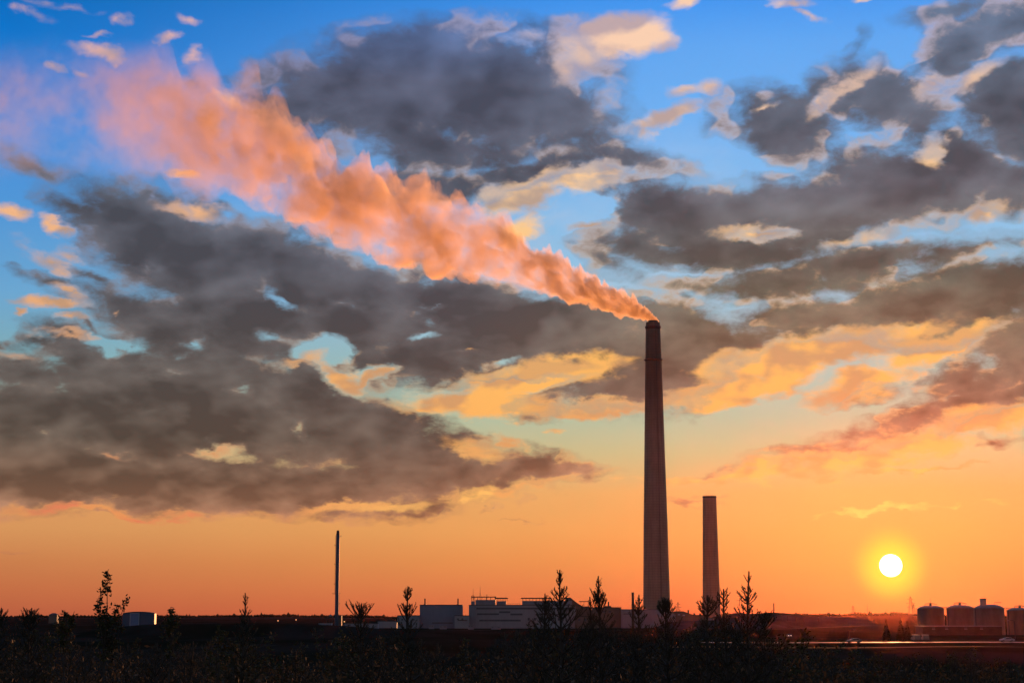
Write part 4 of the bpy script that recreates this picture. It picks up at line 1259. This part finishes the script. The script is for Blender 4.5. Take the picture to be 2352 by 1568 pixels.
for row, (D0, D1_, n) in enumerate(((29, 36, 34), (37, 48, 38), (50, 70, 40))):
    for i in range(n):
        D = rnd.uniform(D0, D1_)
        u = -60 + (i + rnd.uniform(.1, .9)) * 2480 / n
        v = thicket_top(u) + abs(rnd.gauss(0, 13)) - 4 + row * -1
        p = at(u, v, D)
        zg = ground_z(p.x, D)
        H = p.z - zg
        if H < 1.2: continue
        j = rnd.choice((0, 1, 2, 3, 4, 5, 6, 7, 0, 1, 2))
        root, PH = protos[j]
        if j in used:
            root = copy_tree(root)
        used.add(j)
        s = H / PH
        root.location = (p.x, D, zg - .05)
        root.rotation_euler = (0, 0, rnd.uniform(0, 6.28))
        root.scale = (s * rnd.uniform(.95, 1.25), s * rnd.uniform(.95, 1.25), s)
        spot = min(SPOTS, key=lambda q: abs(q[0] - u))[1]
        place = ('front', 'middle', 'back')[row]
        size = 'short' if H < 3.1 else ('middling' if H < 3.7 else 'tall')
        if j < 5:
            tag(root, '%s dark %s row pine of the thicket, %s' % (size, place, spot), 'sapling', 'pines of the thicket')
        else:
            tag(root, '%s leafy %s row aspen of the thicket, %s' % (size, place, spot), 'sapling', 'aspens of the thicket')
        count += 1

def brush():
    rnd = random.Random(9)
    g = MB()
    n_cl = 0
    vs = g.v; fs = g.f
    for i in range(5200):
        D = 17 + 75 * rnd.random() ** 0.8
        u = rnd.uniform(-120, 2472)
        x = at(u, 1412, D).x
        zg = ground_z(x, D)
        ztop = at(u, thicket_top(u) + 14 + 10 * mnoise.noise(Vector((x * .35, D * .3, 0))), D).z
        hmax = min(3.6, ztop - zg)
        if hmax < .3: continue
        h = hmax * rnd.uniform(.45, 1.0)
        w = rnd.uniform(.25, .5)
        for k in range(34):
            f = rnd.random() ** .6
            px_ = x + rnd.gauss(0, w * .6) * (1.15 - f * .7); py_ = D + rnd.gauss(0, w * .6) * (1.15 - f * .7)
            pz = zg + h * f
            L = rnd.uniform(.03, .065) * (D / 40) ** .5
            a = Vector((rnd.gauss(0, .7), rnd.gauss(0, .7), rnd.gauss(.5, .7))).normalized() * L
            b = a.cross(Vector((rnd.gauss(0, 1), rnd.gauss(0, 1), rnd.gauss(0, 1)))).normalized() * L * .4
            o = len(vs)
            vs.append((px_ - a.x, py_ - a.y, pz - a.z)); vs.append((px_ - b.x, py_ - b.y, pz - b.z))
            vs.append((px_ + a.x, py_ + a.y, pz + a.z)); vs.append((px_ + b.x, py_ + b.y, pz + b.z))
            fs.append((o, o + 1, o + 2, o + 3))
    o = g.build('undergrowth', brush_m)
    tag(o, 'dense dark undergrowth filling the slope between the saplings', 'undergrowth', None, 'stuff')
brush()

# dark spruces beyond the road and a few field bushes
def spruce(H, seed):
    rnd = random.Random(seed)
    g = MB(); w = MB()
    w.tube([(0, 0, 0), (0, 0, H * .6), (0, 0, H)], [H * .02, H * .012, .02], 6)
    z = H * .06
    while z < H * .98:
        f = 1 - z / H
        R = H * .25 * f ** .85 + .05
        n = int(7 + 9 * f)
        for k in range(n):
            a = rnd.uniform(0, 6.28); r = R * rnd.uniform(.6, 1.15)
            tip = Vector((math.cos(a) * r, math.sin(a) * r, z - r * .25 + rnd.uniform(-.1, .1)))
            s = Vector((-math.sin(a), math.cos(a), 0)) * r * .30
            mid = tip * .55; mid.z = z + .02 * H
            g.add([(0, 0, z + .03 * H), mid + s, tip, mid - s], [(0, 1, 2, 3)])
            g.add([(0, 0, z + .01 * H), mid - Vector((0, 0, r * .25)), tip], [(0, 1, 2)])
        z += H * .035
    t = bpy.data.objects.new('spruce', None)
    col.objects.link(t)
    w.build('trunk', bark_m, t)
    g.build('crown', needle_m, t)
    return t
for u, v, D, lab, sd in ((2035, 1418, 700, 'dark spruce standing alone below the sun, leftmost of the three', 1), (2068, 1414.5, 705, 'middle and tallest of the three dark spruces below the sun', 2), (2083.5, 1423, 700, 'rightmost of the three dark spruces below the sun, close beside the middle one', 3)):
    p = at(u, v, D); zg = ground_z(p.x, D)
    t = spruce((p.z - zg + .3), sd)
    t.location = (p.x, D, zg - .3)
    tag(t, lab, 'tree', 'three spruces beyond the road')

# ---------------------------------------------------------------- vehicles by the road
tyre_m = principled('tyre', (0.02, 0.02, 0.02), 0.9)
glass_m = principled('car_glass', (0.02, 0.025, 0.03), 0.08, spec=0.8, var=0.1)
def car(label, x, y, heading, body_col, kind='car', lit=False, group='vehicles by the road'):
    zg = ground_z(x, y) + 0.31
    name = 'parked_' + kind
    t = thing(name, label, kind, (0, 0, 0), group)
    paint = principled(kind + '_paint', body_col, 0.3, spec=0.5, var=0.08)
    if kind == 'car':
        L, Wd = 4.5, 1.78
        outl = [(-2.2,.45),(-2.25,.75),(-2.1,.95),(-1.55,1.02),(-1.05,1.40),(.35,1.42),(1.05,1.0),(2.05,.86),(2.25,.62),(2.22,.38),(-2.1,.3)]
        glass = [(-1.40,1.03),(-.98,1.34),(.30,1.36),(.90,1.02)]
    else:
        L, Wd = 5.2, 1.95
        outl = [(-2.6,.45),(-2.6,1.9),(-2.5,2.05),(1.2,2.05),(1.75,1.35),(2.5,1.1),(2.62,.7),(2.6,.4),(-2.5,.32)]
        glass = [(.1,1.3),(.1,1.85),(1.12,1.88),(1.6,1.32)]
    g = MB().prism(outl, -Wd / 2, Wd / 2)
    body = g.build('body', paint, t)
    bv = body.modifiers.new('soft_edges', 'BEVEL'); bv.width = .07; bv.segments = 2
    for s in (-1, 1):
        y0 = s * (Wd / 2 + .004)
        MB().prism(glass, min(y0, y0 + s * .012), max(y0, y0 + s * .012)).build('side_window', glass_m, t)
    ws = [(outl[5] if kind == 'car' else outl[3]), (outl[6] if kind == 'car' else outl[4])]
    (xa, za), (xb, zb) = ws
    MB().add([(xa + .03, -Wd * .42, za - .02), (xb - .05, -Wd * .45, zb + .06), (xb - .05, Wd * .45, zb + .06), (xa + .03, Wd * .42, za - .02),
              (xa + .07, -Wd * .42, za + .01), (xb - .01, -Wd * .45, zb + .09), (xb - .01, Wd * .45, zb + .09), (xa + .07, Wd * .42, za + .01)],
             [(0,1,2,3),(7,6,5,4),(0,4,5,1),(1,5,6,2),(2,6,7,3),(3,7,4,0)]).build('windscreen', glass_m, t)
    for wx in (-L * .30, L * .31):
        for s in (-1, 1):
            w = MB(); vs = []
            seg = 18; r = .33
            for yy in (s * (Wd / 2 - .2), s * (Wd / 2 + .02)):
                for k in range(seg):
                    a = 2 * math.pi * k / seg
                    vs.append((wx + r * math.cos(a), yy, r + r * math.sin(a)))
            w.add(vs, [(k, (k + 1) % seg, seg + (k + 1) % seg, seg + k) for k in range(seg)] + [tuple(range(seg)), tuple(range(2 * seg - 1, seg - 1, -1))])
            ty = w.build('wheel', tyre_m, t)
            r2 = MB(); vs = []
            for yy in (s * (Wd / 2 + .022), s * (Wd / 2 + .035)):
                for k in range(seg):
                    a = 2 * math.pi * k / seg
                    vs.append((wx + .19 * math.cos(a), yy, r + .19 * math.sin(a)))
            r2.add(vs, [(k, (k + 1) % seg, seg + (k + 1) % seg, seg + k) for k in range(seg)] + [tuple(range(seg)), tuple(range(2 * seg - 1, seg - 1, -1))])
            r2.build('rim', light_roof, ty)
    for s in (-1, 1):
        hx = outl[8][0] if kind == 'car' else 2.58
        MB().box(hx - .06, hx + .03, s * Wd * .36 - .14, s * Wd * .36 + .14, .62, .80).build('headlight', emissive('headlight_glow', (1, .9, .7), 4.0) if lit else glass_m, t)
    t.location = (x, y, zg)
    t.rotation_euler = (0, 0, heading)
    return t
for u, D, hd, c, k, lab in ((1960, 535, math.radians(185), (.16, .15, .15), 'car', 'dull grey car stopped on the road, leftmost of the vehicles below the sun'),
        (2101, 600, math.radians(93), (.13, .13, .13), 'van', 'pale van beyond the road below the spruces, left one of the pair'),
        (2122.5, 602, math.radians(86), (.14, .13, .12), 'van', 'pale van beyond the road below the spruces, right one of the pair'),
        (2310, 548, math.radians(183), (.22, .24, .27), 'car', 'silver car on the road near the right edge of the picture')):
    car(lab, at(u, 1412, D).x, D, hd, c, k)
p = at(1812, 1441, 900)
car('distant car facing the camera with both headlights lit, left of the sun', p.x, 900, math.radians(-90), (.1, .1, .11), 'car', True)
# small orange glowing heads on posts, left part of the yard
def glow_post(u, v, D, label):
    p = at(u, v, D)
    zg = ground_z(p.x, D)
    t = thing('glow_post', label, 'lamp', (p.x, D, zg), 'glowing posts on the yard')
    MB().tube([(p.x, D, zg - .2), (p.x, D, p.z - .5)], .14, 6).build('pole', dark_steel, t)
    MB().lathe([(.2, p.z - .5), (.5, p.z - .3), (.55, p.z + .2), (.2, p.z + .5)], p.x, D, 10).build('glow_head', emissive('orange_glow', (1.0, .42, .14), 1.6), t)
glow_post(638.5, 1424.5, 1600, 'glowing orange head on a post far left of the slim stack')
glow_post(680, 1422.5, 1700, 'glowing orange head on a post nearer the left side of the slim stack')
glow_post(791, 1426.5, 1600, 'glowing orange head on a post just right of the slim stack')

# ---------------------------------------------------------------- smoke
PLUME = [  # u, v of the centre line, half thickness (photo pixels), density 1/m
 (-330,235,185,.0011),(-150,245,185,.0013),(0,255,180,.0016),(200,255,175,.0021),(380,262,165,.0028),(500,325,120,.0042),(600,360,128,.0052),(700,420,120,.0058),(780,460,110,.0063),
 (860,497,106,.0068),(940,520,100,.0075),(1000,532,100,.0080),(1060,550,92,.0090),(1130,575,78,.0105),(1180,598,66,.012),(1236,620,54,.015),(1304,646,47,.019),(1371,676,38,.026),(1430,700,29,.036),(1462,711,23,.046),(1482,720,17,.06),(1497,729,10.5,.09),(1509,736,5,.12),(1514,739,2,.12)]
def smoke():
    D = D1
    X = [at(u, v, D).x for u, v, r, k in PLUME]
    Z = [at(1176, v, D).z for u, v, r, k in PLUME]
    R = [r * (.84 if u > 1150 else .90) * D / FPX for u, v, r, k in PLUME]
    K = [k for u, v, r, k in PLUME]
    def tab(arr, x):
        if x <= X[0]: return arr[0]
        for i in range(len(X) - 1):
            if x <= X[i + 1]:
                f = (x - X[i]) / (X[i + 1] - X[i])
                return arr[i] + (arr[i + 1] - arr[i]) * f
        return arr[-1]
    # stations along the axis, spaced by radius
    st = []; x = X[-1] - .05
    while x > X[0] + 1:
        st.append(x); x -= max(.5, tab(R, x) * .055)
    st.append(X[0])
    seg = 110
    g = MB(); s = 0.0; px0 = None
    def billow(p):
        v = 0; a = 1; f = 1; tot = 0
        for o in range(5):
            n_ = mnoise.noise(p * f)
            v += a * abs(n_) * 2.6; tot += a
            a *= .52; f *= 2.05
        return v / tot
    for x in st:
        r = tab(R, x); z = tab(Z, x)
        if px0 is not None: s += (px0 - x) / max(2.5, r)
        px0 = x
        for k in range(seg):
            a = 2 * math.pi * k / seg
            c, q = math.cos(a), math.sin(a)
            pn = Vector((s * .95, c * .95, q * .95))
            b = billow(pn) - .45
            rr = r * max(.45, 1.02 + (1.15 if q > 0 else 1.15 + .65 * q) * b)
            if x > X[-4]: rr = min(rr, 9.2)
            g.v.append((x + .28 * r * mnoise.noise(pn * 1.9 + Vector((9, 0, 0))), D + rr * .85 * c, z + rr * q))
    n = len(st)
    for j in range(n - 1):
        for k in range(seg):
            a = j * seg + k; b = j * seg + (k + 1) % seg
            g.f.append((a, a + seg, b + seg, b))
    g.f.append(tuple(range(seg)))
    g.f.append(tuple((n - 1) * seg + k for k in range(seg - 1, -1, -1)))
    m = bpy.data.materials.new('smoke')
    m.use_nodes = True
    nt = m.node_tree
    nt.nodes.clear()
    k = NT(nt)
    co = k.new('ShaderNodeTexCoord').outputs['Object']
    x_, y_, z_ = k.sep(co)
    x0, x1 = X[0], X[-1]
    t = k.m('DIVIDE', k.m('SUBTRACT', x_, x0), x1 - x0, clamp=True)
    zmin, zmax = min(Z) - 50, max(Z) + 50
    stops = [((a - x0) / (x1 - x0), ((zz - zmin) / (zmax - zmin), r / 130.0, math.sqrt(kk / .12))) for a, zz, r, kk in zip(X, Z, R, K)]
    ramp = k.ramp(t, stops)
    cs = k.new('ShaderNodeSeparateColor'); nt.links.new(ramp, cs.inputs[0])
    zc = k.m('MULTIPLY_ADD', cs.outputs[0], zmax - zmin, zmin)
    rad = k.m('MULTIPLY', cs.outputs[1], 130.0)
    dens = k.m('MULTIPLY', k.m('POWER', cs.outputs[2], 2.0), .12)
    ry = k.m('DIVIDE', k.m('SUBTRACT', y_, D), k.m('MULTIPLY', rad, .85))
    rz = k.m('DIVIDE', k.m('SUBTRACT', z_, zc), rad)
    rr = k.m('SQRT', k.m('ADD', k.m('MULTIPLY', ry, ry), k.m('MULTIPLY', rz, rz)))
    big = k.noise(co, 1 / 95.0, 5.0, 0.6, 0.4)
    fine = k.noise(co, 1 / 26.0, 5.0, 0.6)
    e = k.m('ADD', rr, k.m('ADD', k.m('MULTIPLY', k.m('SUBTRACT', big, .5), 1.7), k.m('MULTIPLY', k.m('SUBTRACT', fine, .5), .5)))
    hi = k.step(t, .30, .55, 1.2, 2.3)        # loose edge far downwind, tight edge near the mouth
    lo = k.step(t, .30, .55, .40, 1.4)
    prof = k.step(e, lo, hi, 1.0, 0.0)
    wis = k.step(k.m('ADD', k.m('MULTIPLY', big, .6), k.m('MULTIPLY', fine, .4)), k.step(t, .2, .5, .43, .38), k.step(t, .2, .5, .64, .62), .02, 1.8)
    wis = k.m('ADD', k.m('MULTIPLY', wis, k.step(t, .8, 1.0, 1.0, 0.3)), k.step(t, .8, 1.0, 0.0, .7))
    dd = k.m('MULTIPLY', k.m('MULTIPLY', dens, prof), k.m('MULTIPLY', wis, 3.0))
    pv = k.new('ShaderNodeVolumePrincipled')
    pv.inputs['Color'].default_value = SMOKE_COL
    pv.inputs['Anisotropy'].default_value = SMOKE_G
    nt.links.new(dd, pv.inputs['Density'])
    out_ = k.new('ShaderNodeOutputMaterial')
    nt.links.new(pv.outputs[0], out_.inputs['Volume'])
    m.cycles.volume_step_rate = 0.6
    o = g.build('smoke_plume', m)
    tag(o, 'orange lit smoke plume drifting up and left from the tallest chimney, billowy at first and thin at the left', 'smoke', None, 'stuff')
SMOKE_COL = (0.99, 0.74, 0.42, 1)
SMOKE_G = 0.55
smoke()

# ---------------------------------------------------------------- haze
HAZE = 0.0000016
def haze():
    m = bpy.data.materials.new('haze_air')
    m.use_nodes = True
    nt = m.node_tree
    nt.nodes.clear()
    pv = nt.nodes.new('ShaderNodeVolumePrincipled')
    pv.inputs['Color'].default_value = (1.0, 0.28, 0.15, 1)
    pv.inputs['Density'].default_value = HAZE
    pv.inputs['Anisotropy'].default_value = 0.90
    o_ = nt.nodes.new('ShaderNodeOutputMaterial')
    nt.links.new(pv.outputs[0], o_.inputs['Volume'])
    m.cycles.homogeneous_volume = True
    b = MB().box(-9000, 9000, -120, 13700, -3, 960)
    o = b.build('haze', m)
    tag(o, 'warm evening haze filling the air', 'haze', None, 'stuff')
haze()
scene.cycles.volume_step_rate = 1.0
scene.cycles.volume_max_steps = 256
